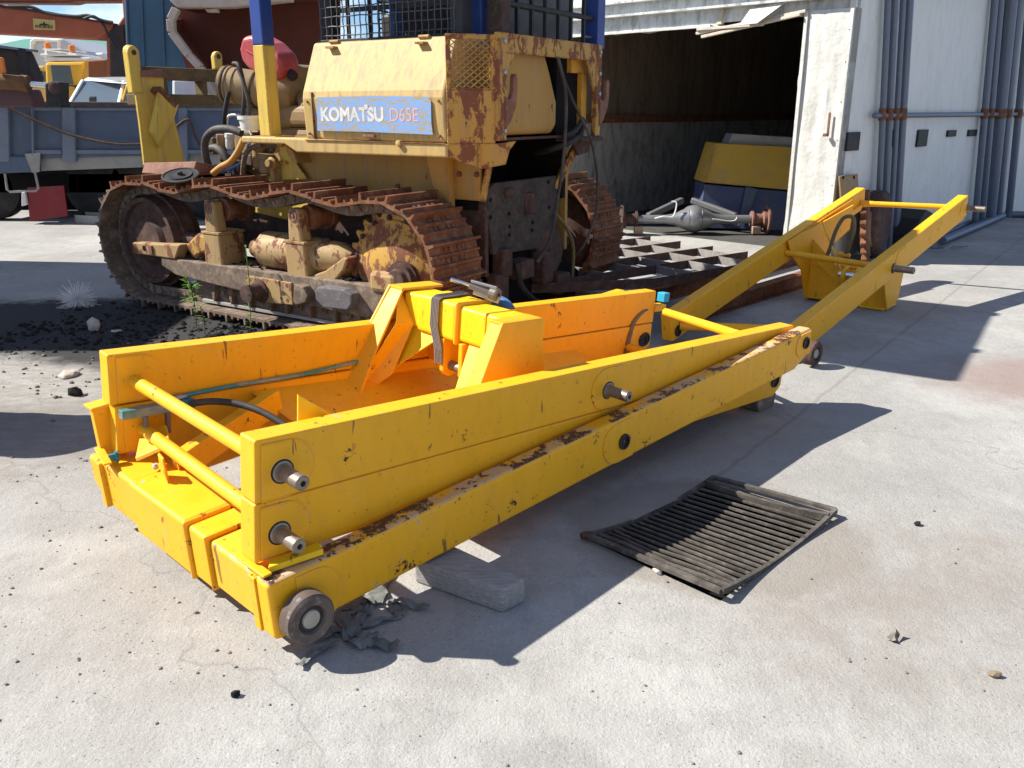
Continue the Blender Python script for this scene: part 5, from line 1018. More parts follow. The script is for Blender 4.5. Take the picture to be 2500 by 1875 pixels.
# axle in the doorway
def axle(c, d, mat, label, scale=1.0, arms=True):
    F_ = Fr(c, d); t = thing('truck_axle', label, 'axle', (c.x, c.y, 0), 'axles in the shed'); z = .19*scale; s = scale
    m = MB(F_); m.lathe((0, -.15*s, z), (0, 1, 0), [(0, .05*s), (.03*s, .10*s), (.09*s, .145*s), (.14*s, .165*s), (.22*s, .165*s), (.28*s, .12*s), (.36*s, .07*s)], 28); m.build('differential', mat, t, smooth=60)
    for g_ in (-1, 1):
        m = MB(F_); m.lathe((.0, 0, z), (g_, 0, 0), [(.08*s, .14*s), (.16*s, .11*s), (.24*s, .07*s), (.36*s, .052*s), (.70*s, .05*s)], 20); m.build('axle_tube', mat, t, smooth=50)
        m = MB(F_); m.lathe((g_*.70*s, 0, z), (g_, 0, 0), [(0, .10*s), (.02*s, .10*s), (.02*s, .07*s), (.13*s, .065*s), (.14*s, .11*s), (.18*s, .11*s), (.18*s, .17*s), (.20*s, .17*s), (.20*s, .06*s)], 24); hb_ = m.build('hub', RUSTP if g_ > 0 else RUSTD, t, smooth=35)
        m = MB(F_); m.box(g_*.72*s - .02, g_*.72*s + .09, -.11*s, .0, .02, .12); m.build('brake_bracket', m_rust('tan_bracket', (.34, .25, .17), (.22, .15, .10), (.42, .33, .25)), hb_, bev=.01)
        if arms: m = MB(F_); m.bar((g_*.55*s, .12*s, z + .02), (g_*.06*s, .50*s, z + .18*s), .08*s, .08*s); m.build('control_arm', m_plain('grey_arm', (.15, .15, .155), .55, .2, .3, 10, .1), t, bev=.02)
    m = MB(F_); m.path([(-.50*s, -.10*s, z + .02), (-.40*s, -.12*s, z + .05), (-.28*s, -.1*s, z + .05), (-.24*s, -.08*s, z + .20*s), (-.30*s, -.06*s, z + .22*s)], .009, 6); m.build('brake_line', WHT, t, smooth=50)
    m = MB(F_); m.path([(.20*s, -.13*s, z + .02), (.40*s, -.10*s, z - .01), (.48*s, -.10*s, z), (.5*s, -.1*s, z + .04)], .007, 6); m.build('brake_line', WHT, t, smooth=50)
    return t
AXG = m_plain('grey_axle_paint', (.30, .31, .32), .32, .45, .25, 9, .1, .5, .4, (.18, .16, .14))
axle(gz(1692, 573, 0), (1, .0, 0), AXG, 'grey truck axle with round differential on the floor just inside the doorway', 1.05)
axle(gy(1850, 540, 13.2) * 1 + V((0, 0, 0)) if 0 else V((3.75, 12.3, 0)), (.9, .3, 0), RUSTD, 'dark rusty axle lying in the shadow behind the grey one', .8, False)
# yellow and blue machine cover standing in the shed
cv = thing('machine_cover', 'battered machine cover with yellow upper and blue lower panel inside the shed', 'machine cover', gy(1820, 560, 11.7))
YS = m_plain('cover_yellow', (.62, .38, .045), .5, 0, .25, 5, .1, .4, .55, (.30, .25, .17)); NVY = m_plain('navy_panel', (.05, .075, .17), .5, 0, .3, 5, .1, .4, .5)  # dirty yellow upper panel, navy lower panel
def ypoly(name, pxs, Y, th, mat, par, Yt=None):
    m = MB(); pts = [gy(x, y, Y if Yt is None else (Y + (Yt - Y)*(560 - y)/230)) for x, y in pxs]; m.prism(pts, (0, th, 0)); return m.build(name, mat, par, bev=.008)
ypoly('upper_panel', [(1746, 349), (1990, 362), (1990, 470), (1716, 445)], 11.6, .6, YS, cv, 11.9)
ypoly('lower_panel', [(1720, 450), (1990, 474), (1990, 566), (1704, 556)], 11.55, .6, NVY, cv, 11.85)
ypoly('top_cowl', [(1790, 326), (1980, 338), (1985, 362), (1778, 351)], 11.95, .4, GREY, cv)
ypoly('edge_strip', [(1740, 352), (1746, 352), (1722, 446), (1716, 446)], 11.55, .03, FAD, cv, 11.85)
ypoly('flap', [(1822, 455), (1850, 462), (1815, 560), (1800, 558)], 11.5, .01, GBLU, cv, 11.8)
# shed floor, coloured dark to put the interior shade into it
m = MB(SF); m.box(DW0 + .0, DW1 + 2.9, -DEP + .02, -.55, .0, .006); o = m.build('shed_floor', m_plain('darkened_floor', (.10, .095, .09), .85, 0, .5, 5, .2, .2, .6, (.03, .03, .03))); o['kind'] = 'structure'

# pipes standing against the side wall
def lean_pipe(base, toppx, r, label, grp, elbow=None):
    a = onp(base[0], base[1], CB - RX.y*.10, RX.y); a.z = 0; b = onp(*toppx, CB - RX.y*.07, RX.y); e = a + (b - a)*1.25; m = MB(); m.tube(a, e, r, 16)
    t = thing('steel_pipe', label, 'pipe', a, grp); m.build('pipe_wall', GALV, t, smooth=40)
    if elbow: m = MB(); m.path([a + (e - a)*.03, a + V((0, 0, r)), a + V((.12, -.03, r)), a + V((.35, -.1, r))], r, 10); m.build('elbow', GALV, t, smooth=60)
    k = a + (b - a)*((1.5 - a.z)/max(b.z - a.z, .1)) ; m = MB(); m.lathe(k - V((0, 0, .06)), (e - a), [(0, r + .006), (.12, r + .006)], 14); m.build('rust_band', RUST, t, smooth=40)
for i, (bx_, by_, tx, r, lb) in enumerate(((2139, 622, 2168, .032, 'leftmost galvanised pipe leaning on the side wall'), (2155, 620, 2185, .036, 'second galvanised pipe from the shed corner, beside the leftmost'), (2172, 602, 2205, .03, 'third galvanised pipe from the shed corner'), (2186, 600, 2221, .042, 'thickest of the four galvanised pipes nearest the shed corner'))):
    lean_pipe((bx_, by_), (tx, 0), r, lb, 'pipes by the shed corner')
for i, (bx_, by_, tx, r, lb) in enumerate(((2382, 536, 2429, .042, 'leftmost pipe of the far cluster on the side wall'), (2398, 538, 2443, .045, 'second pipe of the far cluster on the side wall'), (2418, 531, 2470, .075, 'thickest pipe of the far cluster on the side wall'), (2437, 527, 2488, .05, 'fourth pipe of the far cluster on the side wall'), (2462, 532, 2514, .05, 'rightmost far pipe with a foot bent along the ground'))):
    lean_pipe((bx_, by_), (tx, 0), r, lb, 'pipes farther along the wall', i == 4)
for i, (x0, y0, x1, y1, r, lb) in enumerate(((2300, 588, 2448, 527, .05, 'front pipe of three lying on the ground along the wall'), (2330, 574, 2436, 524, .04, 'middle pipe of three lying on the ground along the wall'), (2300, 574, 2400, 528, .035, 'back pipe of three lying on the ground along the wall'))):
    a, b = gz(x0, y0, r), gz(x1, y1, r); m = MB(); m.lathe(a, b - a, [(0, r*.8), (0, r), ((b-a).length, r), ((b-a).length, r*.8)], 16); one(m, 'steel_pipe', GALV, lb, 'pipe', (a.x, a.y, 0), 'pipes lying along the wall', smooth=40)
# rusty drive sprocket and tyre leaning by the corner
sc0 = gz(2106, 634, 0); SPF = Fr(sc0 + V((0, 0, .34)), (.45, .9, 0), (-.1, .05, 1)); t = thing('drive_sprocket', 'big rusty toothed sprocket wheel standing near the shed corner', 'sprocket', sc0)
pts = []
for k in range(22*4): a = 2*math.pi*k/88; r = (.40, .40, .335, .335)[k % 4]; pts.append((r*math.cos(a), r*math.sin(a)))
m = MB(SPF); m.xz(pts, -.03, .03); tr0 = m.build('toothed_rim', RUST, t, bev=.006)
m = MB(SPF); m.lathe((0, -.03, 0), (0, 1, 0), [(-.01, .26), (-.01, .30), (.02, .31), (.07, .31), (.07, .2)], 32); m.build('ring', RUSTP, t, smooth=35)
m = MB(SPF); m.lathe((0, .0, 0), (0, 1, 0), [(-.05, .12), (-.06, .2), (.05, .22), (.05, .0)], 24); m.build('hub', m_rust('ochre_hub', (.28, .20, .10), (.2, .13, .07), (.34, .26, .14)), t, smooth=35)
ty = sc0 + V((.16, .18, 0)); TYF = Fr(ty + V((0, 0, .36)), (.55, .83, 0)); t = thing('old_tyre', 'dark worn tyre standing behind the rusty sprocket', 'tyre', ty)
m = MB(TYF); m.lathe((0, -.10, 0), (0, 1, 0), [(0, .2), (-.02, .26), (.0, .33), (.04, .36), (.16, .36), (.20, .33), (.22, .26), (.20, .2)], 36); m.build('tread', RUSTD, t, smooth=50)
m = MB(TYF); m.lathe((0, -.06, 0), (0, 1, 0), [(0, .05), (.0, .2), (.1, .2)], 24); m.build('rim', RUST, t, smooth=35)
# board with two holes on the wall
bp = [onp(x, y, CB - RX.y*(.05 if y < 440 else .12), RX.y) for x, y in ((2046, 430), (2090, 424), (2096, 560), (2056, 570))]
t = thing('board', 'tan board with two holes leaning upright at the shed corner', 'board', (*bp[3].xy, 0))
m = MB(); m.prism([bp[3], bp[2], bp[1], bp[0]], tuple(-RX.y*.02)); m.build('panel', WOODY, t, bev=.003)
for x in (2058, 2084): q = onp(x, 433, CB - RX.y*.073, RX.y); m = MB(); m.lathe(q, tuple(-RX.y), [(0, .016), (.008, .016)], 12); m.build('hole', VOID, t)
# dark faceted drum, blue sheet, scraps
q = gz(2230, 605, 0); F_ = Fr(q, (.7, .7, 0)); m = MB(F_); m.xz([(-.22, .0), (.24, .0), (.26, .20), (.18, .40), (-.02, .45), (-.18, .36), (-.25, .18)], -.1, .35); one(m, 'steel_hopper', BLK, 'dark faceted steel hopper on the ground behind the tilted frame', 'hopper', q, bev=.01)
q = gz(2300, 580, 0); m = MB(); p = [gy(x, y, q.y + .3 + d) for x, y, d in ((2246, 514, .2), (2290, 508, .25), (2330, 575, -.1), (2268, 575, -.1))]; m.prism(p, (.01, .015, 0)); one(m, 'blue_sheet', m_plain('blue_sheet_paint', (.05, .19, .36), .5, 0, .2, 6, .05, .4, .2), 'bent blue sheet propped against the wall by the lying pipes', 'sheet', (q.x, q.y + .2, 0))
q = gz(2310, 548, 0); m = MB(); p = [gy(x, y, q.y + .1 + d) for x, y, d in ((2330, 490, .2), (2360, 505, .2), (2375, 545, -.1), (2320, 560, -.1))]; m.prism(p, (.01, .015, 0)); one(m, 'blue_sheet', m_plain('dull_blue_sheet', (.06, .16, .26), .5, 0, .2, 6, .05, .4, .2), 'dull blue sheet lying behind the upper end of the tilted frame', 'sheet', (q.x, q.y, 0))
q = gz(2153, 540, 0); a = onp(2150, 560, CB - RX.y*.08, RX.y); m = MB(RX); p = RX.l(a); m.box(p.x - .05, p.x + .05, -.14, -.05, .05, .45); one(m, 'blue_box', BLUE, 'small dark blue box behind the first wall pipes', 'box', (a.x, a.y, 0), bev=.01)
m = MB(); R2 = random.Random(5); q = gz(2290, 605, 0)
for i in range(9): p0 = q + V((R2.uniform(-.25, .2), R2.uniform(-.12, .1), .012)); m.bar(p0, p0 + V((R2.uniform(-.2, .2), R2.uniform(-.06, .06), .01)), .025, .006)
one(m, 'scrap_strip', GALV, 'thin bent metal strips on the shaded ground right of the tilted frame', 'scrap metal', q)

# ================================================================= LEFT BACKGROUND
def yp(mb, pxs, Y, th): mb.prism([gy(x, y, Y) for x, y in pxs], (0, th, 0)); return mb
def ybox(mb, x0, y0, x1, y1, Y, th): return yp(mb, [(x0, y0), (x1, y0), (x1, y1), (x0, y1)], Y, th)
# tipper trailer with a blue-grey body
TY = 12.4; tl = thing('tipper_trailer', 'grey blue tipper trailer with ribbed steel sides behind the bulldozer', 'trailer', (*gy(250, 545, TY).xy, 0))
m = MB(); yp(m, [(-60, 258), (640, 262), (640, 372), (-60, 392)], TY, 2.2); body = m.build('body_side', GBLU, tl, bev=.01)
m = MB(); yp(m, [(-60, 246), (640, 252), (640, 264), (-60, 259)], TY - .07, .2); m.build('top_rail', m_rust('dull_rail', (.09, .075, .07), (.06, .05, .05), (.13, .11, .10)), body, bev=.01)
for x0, x1 in ((150, 182), (435, 456), (-40, 20), (75, 80)):
    m = MB(); yp(m, [(x0, 262), (x1, 262), (x1 + 2, 395 if x1 - x0 > 10 else 380), (x0 + 2, 395 if x1 - x0 > 10 else 380)], TY - .06, .08); m.build('side_rib', GBLL, body, bev=.01)
for x0, x1, yb in ((80, 150, 0), (182, 435, 0), (456, 640, 0)):
    for y0, y1 in ((262, 270), (366, 376)):
        m = MB(); ybox(m, x0, y0, x1, y1, TY - .04, .05); m.build('panel_edge', GBLL, body, bev=.006)
m = MB(); yp(m, [(88, 382), (640, 372), (640, 398), (88, 418)], TY + .05, .12); m.build('chassis_beam', GREY, tl, bev=.008)
m = MB(); yp(m, [(-60, 380), (88, 382), (92, 420), (-60, 426)], TY - .05, .3); m.build('tool_box', GBLU, tl, bev=.02)
m = MB(); yp(m, [(60, 376), (98, 372), (96, 420), (78, 422)], TY - .06, .012); m.build('bare_patch', GREY, tl)
m = MB(); m.path([gy(12, 424, TY - .05), gy(18, 463, TY - .1), gy(24, 468, TY - .1), gy(88, 466, TY - .1), gy(94, 460, TY - .1), gy(86, 422, TY - .05)], .018, 8, sub=1); m.build('step_frame', GREY, tl, smooth=60)
m = MB(); R3 = random.Random(2)
cpts = [gy(x, y, TY - .12) for x, y in ((20, 262), (60, 282), (110, 305), (170, 328), (240, 345), (300, 352), (360, 350))]; m.path(cpts, .022, 6); m.build('chain', RUSTD, tl, smooth=40)
cpts = [gy(x, y, TY - .1) for x, y in ((430, 310), (460, 292), (475, 330), (490, 358))]; m = MB(); m.path(cpts, .02, 6); m.build('chain', RUSTD, tl, smooth=40)
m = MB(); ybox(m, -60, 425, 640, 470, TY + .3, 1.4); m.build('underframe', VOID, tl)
m = MB(); ybox(m, -60, 425, 640, 512, TY + 1.75, .1); m.build('underside_shade', VOID, tl)  # sheet added to darken the gap under the trailer like shade
for x in (-20, 250, 350, 520):
    c_ = gz(x, 528, .48) if 0 else V((gy(x, 500, TY + .4).x, TY + .3, .48)); m = MB(); m.lathe(c_, (0, 1, 0), [(0, .2), (.0, .4), (.04, .48), (.28, .48), (.32, .4)], 30); w_ = m.build('wheel', RUB, tl, smooth=40)
    m = MB(); m.lathe(c_, (0, 1, 0), [(.06, .0), (.04, .12), (.08, .28), (-.005, .29), (.1, .3)], 24); m.build('rim', REDD, w_, smooth=40)
m = MB(); yp(m, [(66, 458), (155, 453), (165, 528), (72, 540)], TY - .1, .03); m.build('mudflap', REDD, tl, bev=.004)
m = MB(); yp(m, [(52, 470), (60, 468), (66, 500), (52, 504)], TY - .15, .05); m.build('drain_flap', WHTP, tl, bev=.01)
# loader arm with hydraulic ram, at the far left
LY = 11.2; la = thing('loader_arm', 'brown loader arm with a hydraulic ram at the left edge', 'loader arm', (*gy(0, 560, LY).xy, 0))
m = MB(); a, b = gy(-90, 190, LY), gy(70, 205, LY); m.lathe(a, b - a, [(0, .09), ((b-a).length - .08, .09), ((b-a).length - .08, .10), ((b-a).length, .10)], 20); m.build('ram_barrel', m_rust('brown_barrel', (.16, .085, .03), (.10, .05, .025), (.22, .13, .05)), la, smooth=40)
m = MB(); m.tube(b, gy(116, 209, LY), .035, 16); m.build('ram_rod', CHR, la, smooth=40)
m = MB(); yp(m, [(108, 203), (124, 198), (146, 200), (146, 245), (150, 262), (112, 262)], LY - .05, .25); m.build('ram_end', BLK, la, bev=.02)
m = MB(); m.lathe(gy(135, 215, LY - .05), (0, -1, 0), [(0, .07), (.04, .07), (.05, .05)], 18); m.build('ram_pin', RUSTD, la, smooth=40)
m = MB(); yp(m, [(-90, 208), (70, 218), (80, 246), (80, 262), (-90, 262)], LY + .1, .3); m.build('arm', m_plain('maroon_paint', (.11, .05, .055), .6, 0, .3, 4, .1), la, bev=.02)
m = MB(); yp(m, [(-90, 100), (40, 120), (72, 190), (66, 205), (-90, 195)], LY + .5, .4); m.build('machine_body', m_plain('greasy_machine', (.06, .045, .04), .7, 0, .6, 8, .3), la, bev=.03)
m = MB(); yp(m, [(38, 116), (56, 118), (76, 195), (66, 205)], LY + .4, .06); m.build('strut', BLK, la)
m = MB(); yp(m, [(-90, 98), (42, 116), (42, 122), (-90, 106)], LY + .35, .5); m.build('hood_edge', GBLL, la)
m = MB(); a = gy(8, 160, LY); m.box(a.x - .045, a.x + .045, LY - .1, LY - .02, a.z - .09, a.z + .09); m.build('marker_lamp', ORB, la, bev=.02)
# orange crane boom with a sign
BY = 17.0; cr_ = thing('crane_boom', 'orange crane boom reaching across the sky with a small yellow sign', 'crane', (*gy(290, 300, BY).xy, 0))
m = MB(); yp(m, [(-80, 8), (60, 22), (230, 50), (275, 58), (272, 72), (235, 96), (-80, 78)], BY, .5); bo = m.build('boom', ORNG, cr_, bev=.03)
m = MB(); yp(m, [(-80, 2), (0, 11), (120, 28), (240, 50), (275, 56), (240, 53), (120, 32), (0, 16), (-80, 8)], BY - .05, .6); m.build('boom_edge', BLK, bo)
m = MB(); m.path([gy(x, y, BY - .05) for x, y in ((20, 16), (75, 17), (115, 32), (180, 40), (215, 38), (250, 50), (275, 55))], .03, 6); m.build('boom_hose', RUB, bo, smooth=60)
m = MB(); m.path([gy(x, y, BY - .1) for x, y in ((205, 46), (230, 40), (252, 60), (262, 80), (285, 120))], .025, 6); m.build('boom_hose', RUB, bo, smooth=60)
m = MB(); yp(m, [(258, 90), (268, 88), (300, 40), (296, -20), (330, -20), (312, 186), (262, 186)], BY + .1, .8); m.build('mast', ORNG, cr_, bev=.03)
m = MB(); yp(m, [(268, 70), (300, 60), (306, 186), (270, 186)], BY + .02, .1); m.build('mast_gap', m_plain('dark_mast', (.035, .02, .018), .6, 0, .6, 3, .3), cr_)  # near-black panel set over the mast
m = MB(); yp(m, [(-80, -40), (300, -40), (300, 1), (180, 2), (165, 6), (-80, 4)], BY + .3, .5); m.build('upper_boom', ORNG, cr_, bev=.02)
m = MB(); yp(m, [(80, 45), (134, 49), (135, 74), (82, 72)], BY - .02, .015); sg_ = m.build('sign', SIGNY, cr_)
a, b = gy(86, 68.5, BY - .03), gy(131, 70.5, BY - .03)
text("PHOENIX", INKK, sg_, a, b - a, (0, 0, 1), (b - a).length/4.45, 'lettering', 1.0, .002, .0)
m = MB(); e = [(94, 61), (101, 57), (104, 60), (106, 54), (108, 53), (109, 59), (113, 58), (120, 61), (112, 61.5), (108, 62), (100, 61.5)]; m.prism([gy(x, y, BY - .032) for x, y in e], (0, .01, 0)); m.build('emblem', INKK, sg_)
# yellow truck with beacons
KY = 20.0; kt = thing('yellow_truck', 'yellow truck cab with two orange roof beacons beyond the trailer', 'truck', (*gy(180, 330, KY).xy, 0))
m = MB(); yp(m, [(108, 152), (208, 150), (214, 262), (112, 262)], KY, 2.0); kb = m.build('cab', YCAB, kt, bev=.06)
m = MB(); yp(m, [(122, 158), (170, 160), (178, 205), (128, 205)], KY - .02, .05); m.build('window', CGLS, kb, bev=.02)
m = MB(); yp(m, [(208, 150), (214, 146), (230, 190), (196, 206)], KY - .1, .1); m.build('door_edge', YCAB, kb)
m = MB(); yp(m, [(168, 206), (186, 208), (186, 250), (164, 250), (162, 246), (182, 246), (182, 212), (168, 210)], KY - .1, .04); m.build('grab_rail', RUSTD, kb)
for pxs in ([(103, 119), (150, 119), (150, 122), (103, 122)], [(98, 131), (188, 131), (188, 137), (98, 137)], [(108, 140), (220, 140), (220, 150), (108, 150)]):
    m = MB(); yp(m, pxs, KY + .1, 1.2); m.build('roof_rack', WHT, kt, bev=.02)
for x, y in ((118, 115), (177, 121)): m = MB(); c_ = gy(x, y + 5, KY + .3); m.lathe(c_, (0, 0, 1), [(0, .07), (.02, .07), (.12, .065), (.14, .04)], 16); m.build('beacon', ORB, kt, smooth=40)
for x in (112, 172): m = MB(); m.tube(gy(x, 122, KY + .3), gy(x, 142, KY + .3), .02, 6); m.build('rack_leg', WHT, kt)
m = MB(); yp(m, [(72, 163), (108, 160), (116, 262), (80, 262)], KY + .3, 1.5); m.build('rear_body', m_plain('cream_yellow_body', (.58, .42, .14), .5, 0, .2, 5, 0), kt, bev=.04)
for x in (98, 108): m = MB(); yp(m, [(x - 4, 175), (x + 3, 173), (x + 4, 198), (x - 3, 200)], KY + .26, .05); m.build('window', CGLS, kt, bev=.01)
# white truck fairing behind
FYY = 22.0; wf = thing('white_truck', 'white truck with a tall roof fairing behind the yellow cab', 'truck', (*gy(120, 320, FYY).xy, 0))
m = MB(); yp(m, [(72, 96), (146, 92), (152, 92), (215, 130), (215, 170), (68, 170), (70, 130)], FYY, 2.2); m.build('fairing', m_plain('shaded_white', (.52, .54, .55), .5, 0, .1, 6, 0), wf, bev=.1)  # greyer copy of the white puts shade into the fairing's colour
m = MB(); yp(m, [(70, 170), (72, 100), (80, 92), (144, 96), (144, 130), (138, 130), (138, 102), (84, 100), (78, 110), (76, 170)], FYY - .1, .15); m.build('fairing_rim', WHT, wf, bev=.03)
m = MB(); yp(m, [(150, 135), (250, 128), (262, 145), (262, 262), (150, 262)], FYY + .5, 2); m.build('cab', WHT, wf, bev=.05)
# orange skip behind
m = MB(); yp(m, [(212, 147), (262, 144), (262, 262), (216, 262)], 18.5, 1.5); o = one(m, 'orange_bin', m_plain('rust_orange', (.33, .11, .035), .6, 0, .3, 4, .1, .3, .4), 'orange steel bin between the yellow truck and the crane mast', 'bin', (*gy(240, 300, 18.5).xy, 0), bev=.03)
# pickup
PY = 15.5; pu = thing('pickup_truck', 'pickup with white roof and raked windscreen beyond the trailer', 'pickup truck', (*gy(250, 330, PY).xy, 0))
m = MB(); m.prism([gy(200, 196, PY + .55), gy(212, 189, PY + .6), gy(312, 188, PY + .6), gy(345, 205, PY + .6), gy(300, 204, PY + .2)], (0, 1.0, 0)); m.build('roof', WHT, pu, bev=.03)
m = MB(); pts = [gy(172, 250, PY), gy(288, 250, PY), gy(298, 200, PY + .5), gy(204, 198, PY + .5)]; m.prism(pts, (0, .02, .01)); m.build('windscreen', WGLS, pu, bev=.01)
for a, b in (((170, 252), (202, 196)), ((290, 252), (302, 198))): m = MB(); m.bar(gy(*a, PY - .02), gy(*b, PY + .48), .05, .04); m.build('windscreen_pillar', WHT, pu, bev=.01)
m = MB(); yp(m, [(290, 258), (306, 205), (340, 206), (350, 258)], PY + .05, 1.4); m.build('door', YCAB, pu, bev=.03)
m = MB(); yp(m, [(300, 248), (311, 214), (332, 212), (336, 248)], PY + .03, .03); m.build('side_window', CGLS, pu)
m = MB(); yp(m, [(150, 250), (350, 250), (350, 330), (150, 330)], PY - .4, 2.0); m.build('bonnet', WHT, pu, bev=.06)
m = MB(); yp(m, [(216, 235), (234, 235), (234, 250), (216, 250)], PY - .1, .05); m.build('mirror', BLK, pu, bev=.02)
# slate-blue tipping body and brown body raised behind the bulldozer
NY = 14.2; nb = thing('blue_tipping_body', 'slate blue steel tipping body standing on end behind the bulldozer', 'tipping body', (*gy(400, 420, NY).xy, 0))
m = MB(); yp(m, [(298, -60), (560, -60), (560, 330), (318, 330)], NY, 1.6); m.build('side', TEALC, nb, bev=.03)
for x in (303, 340, 390, 440): m = MB(); yp(m, [(x, -60), (x + 5, -60), (x + 17, 250), (x + 11, 250)], NY - .03, .05); m.build('rib', TEALC, nb, bev=.01)
BRY = 12.9; bb = thing('brown_tipping_body', 'brown raised tipper body with worn pale rims above the bulldozer engine', 'tipping body', (*gy(620, 400, BRY).xy, 0))
m = MB(); yp(m, [(440, 22), (800, -30), (830, -30), (830, 300), (500, 300), (425, 75)], BRY + 1.05, .05); m.build('floor', BRWN, bb)
m = MB(); vs = [gy(x, y, BRY) for x, y in ((418, 46), (418, 76), (490, 160), (520, 260))] ; vb = [gy(x, y, BRY + 1.05) for x, y in ((440, 46), (440, 80), (505, 150), (530, 260))]
m.add(vs + vb, [(i, i+1, i+5, i+4) for i in range(3)]); so_ = m.build('side_wall', BRWN, bb); so_.modifiers.new('solid', 'SOLIDIFY').thickness = .03
m = MB(); P_ = [gy(x, y, BRY - .02) for x, y in ((431, 22), (418, 48), (420, 78), (462, 135), (490, 165), (530, 250))]
for i in range(5): m.bar(P_[i], P_[i+1], .10, .12, (0, 1, 0))
m.build('side_rim', CREAM, bb, bev=.01)
m = MB(); yp(m, [(412, -40), (412, 0), (430, 18), (560, 18), (700, 2), (708, 4), (712, -40)], BRY - .1, .25); m.build('tailboard_beam', CREAM, bb, bev=.03)
m = MB(); yp(m, [(500, 22), (530, 20), (532, 30), (505, 30)], BRY, .1); m.build('latch', CREAM, bb, bev=.01)
m = MB(); yp(m, [(425, 16), (830, -20), (830, -60), (425, -60)], BRY + .1, .9); m.build('headboard', BRWN, bb)
# bar-and-chain thing seen through the cross beam, far vehicle
m = MB(); yp(m, [(418, 190), (560, 190), (560, 262), (418, 262)], 13.6, .6); one(m, 'white_van', WHT, 'white vehicle glimpsed through the bulldozer front beam', 'vehicle', (*gy(480, 330, 13.6).xy, 0), bev=.05)
# far green-roofed building
GYY = 46.0; gbd = thing('green_roof_building', 'distant low building with a green roof', 'building', (*gy(160, 275, GYY).xy, 0))
m = MB(); yp(m, [(-100, 130), (330, 124), (330, 150), (-100, 150)], GYY, 6); m.build('fascia', m_plain('green_fascia', (.05, .14, .10), .5, 0, .1, 3, 0), gbd)
m = MB(); a, b, c_, d_ = gy(-100, 132, GYY - .5), gy(330, 124, GYY - .5), gy(330, 92, GYY + 9), gy(60, 100, GYY + 9); m.prism([a, b, c_, d_], (0, 0, .1)); m.build('roof', GRN, gbd)
m = MB(); yp(m, [(-100, 150), (330, 150), (330, 290), (-100, 290)], GYY + .5, 5); m.build('wall', GREY, gbd)

# ================================================================= GROUND CLUTTER
R = random.Random(11)
def scatter(n, reg, rmin, rmax, seed=1, pw=2.2):
    m = MB(); Rr = random.Random(seed)
    for i in range(n):
        x, y = reg(Rr); r = rmin + (rmax - rmin)*Rr.random()**pw
        m.rock((x, y, r*.25), r)
    return m
def near_reg(Rr):
    x = Rr.uniform(-1800, 3200); y = Rr.uniform(900, 2000); p = gz(max(-300, min(2800, x)), y); return p.x, p.y
random.seed(21)
o = scatter(300, lambda r: tuple(gz(r.uniform(-50, 2550), 1000 + 900*r.random()**.9).xy), .0016, .0075, 5, 5).build('loose_gravel', PEB); tag(o, 'scattered small gravel on the concrete', None, None, 'stuff')
o = scatter(240, lambda r: tuple(gz(r.uniform(-50, 620), 1050 + 600*r.random()).xy), .0018, .009, 6, 4.2).build('loose_gravel', PEB); tag(o, 'gravel strewn left of the yellow frames', None, None, 'stuff')
o = scatter(600, lambda r: (r.gauss(-1.62, .28), r.gauss(5.72, .16)), .008, .035, 8, 2).build('black_soil_clods', SOIL); tag(o, 'pile of black soil clods beside the near track', None, None, 'stuff')
o = scatter(260, lambda r: (r.uniform(-3.4, -1.5), r.gauss(5.0, .30)), .003, .018, 9, 4).build('dry_mud_clods', m_plain('dry_mud', (.22, .185, .15), .95, 0, .5, 25, .4, .1)); tag(o, 'dry mud clods on the ground left of the frames', None, None, 'stuff')
o = scatter(1300, lambda r: (r.uniform(-3.7, -1.3), max(5.55, r.gauss(6.15, .36))), .004, .024, 14, 3).build('black_soil_crumbs', SOIL); tag(o, 'loose black soil crumbs in front of the near track', None, None, 'stuff')
def stone(px, r, sq, mat, label):
    p = gz(*px); m = MB(); m.rock((p.x, p.y, r*sq[2]*.6), r, sq); one(m, 'stone', mat, label, 'stone', p, 'single stones', bev=r*.12)
random.seed(5)
stone((232, 806), .052, (1, .8, 1.2), STONE, 'upright pale stone on the black soil in front of the track')
stone((172, 918), .075, (1.3, .9, .3), m_plain('pinkish_stone', (.52, .44, .37), .85, 0, .3, 25, .3, .2), 'flat pinkish stone on the ground at the left')
stone((186, 965), .045, (1.1, .8, .8), SOIL, 'dark lump of soil below the flat pinkish stone')
stone((2428, 1652), .020, (1.2, .8, .7), m_plain('brown_stone', (.25, .18, .12), .9, 0, .3, 20, .3), 'small brown stone near the right edge')
stone((1605, 1398), .022, (1.2, .8, .8), STONE, 'small pale stone beside the left edge of the drain grate')
stone((575, 1700), .016, (1, .9, .8), SOIL, 'small dark pebble on the open concrete in front')
stone((2240, 1282), .016, (1, .9, .8), SOIL, 'small dark pebble right of the drain grate')
# seed-head of white fluff
fc = gz(190, 748, .0) + V((0, 0, .06)); m = MB(); Rf = random.Random(4)
for i in range(420):
    d = V((Rf.gauss(0, 1), Rf.gauss(0, .6), Rf.gauss(.1, .8))).normalized(); L_ = Rf.uniform(.05, .17)*(1 if i % 5 else 1.25); e = fc + d*L_; e.z = max(e.z - .04*L_, .006); m.path([fc, fc + d*L_*.5, e], .0011, 4, sub=1)
one(m, 'seed_fluff', FLUF, 'white feathery seed head on the dark ground in front of the idler', 'seed head', (fc.x, fc.y, 0))
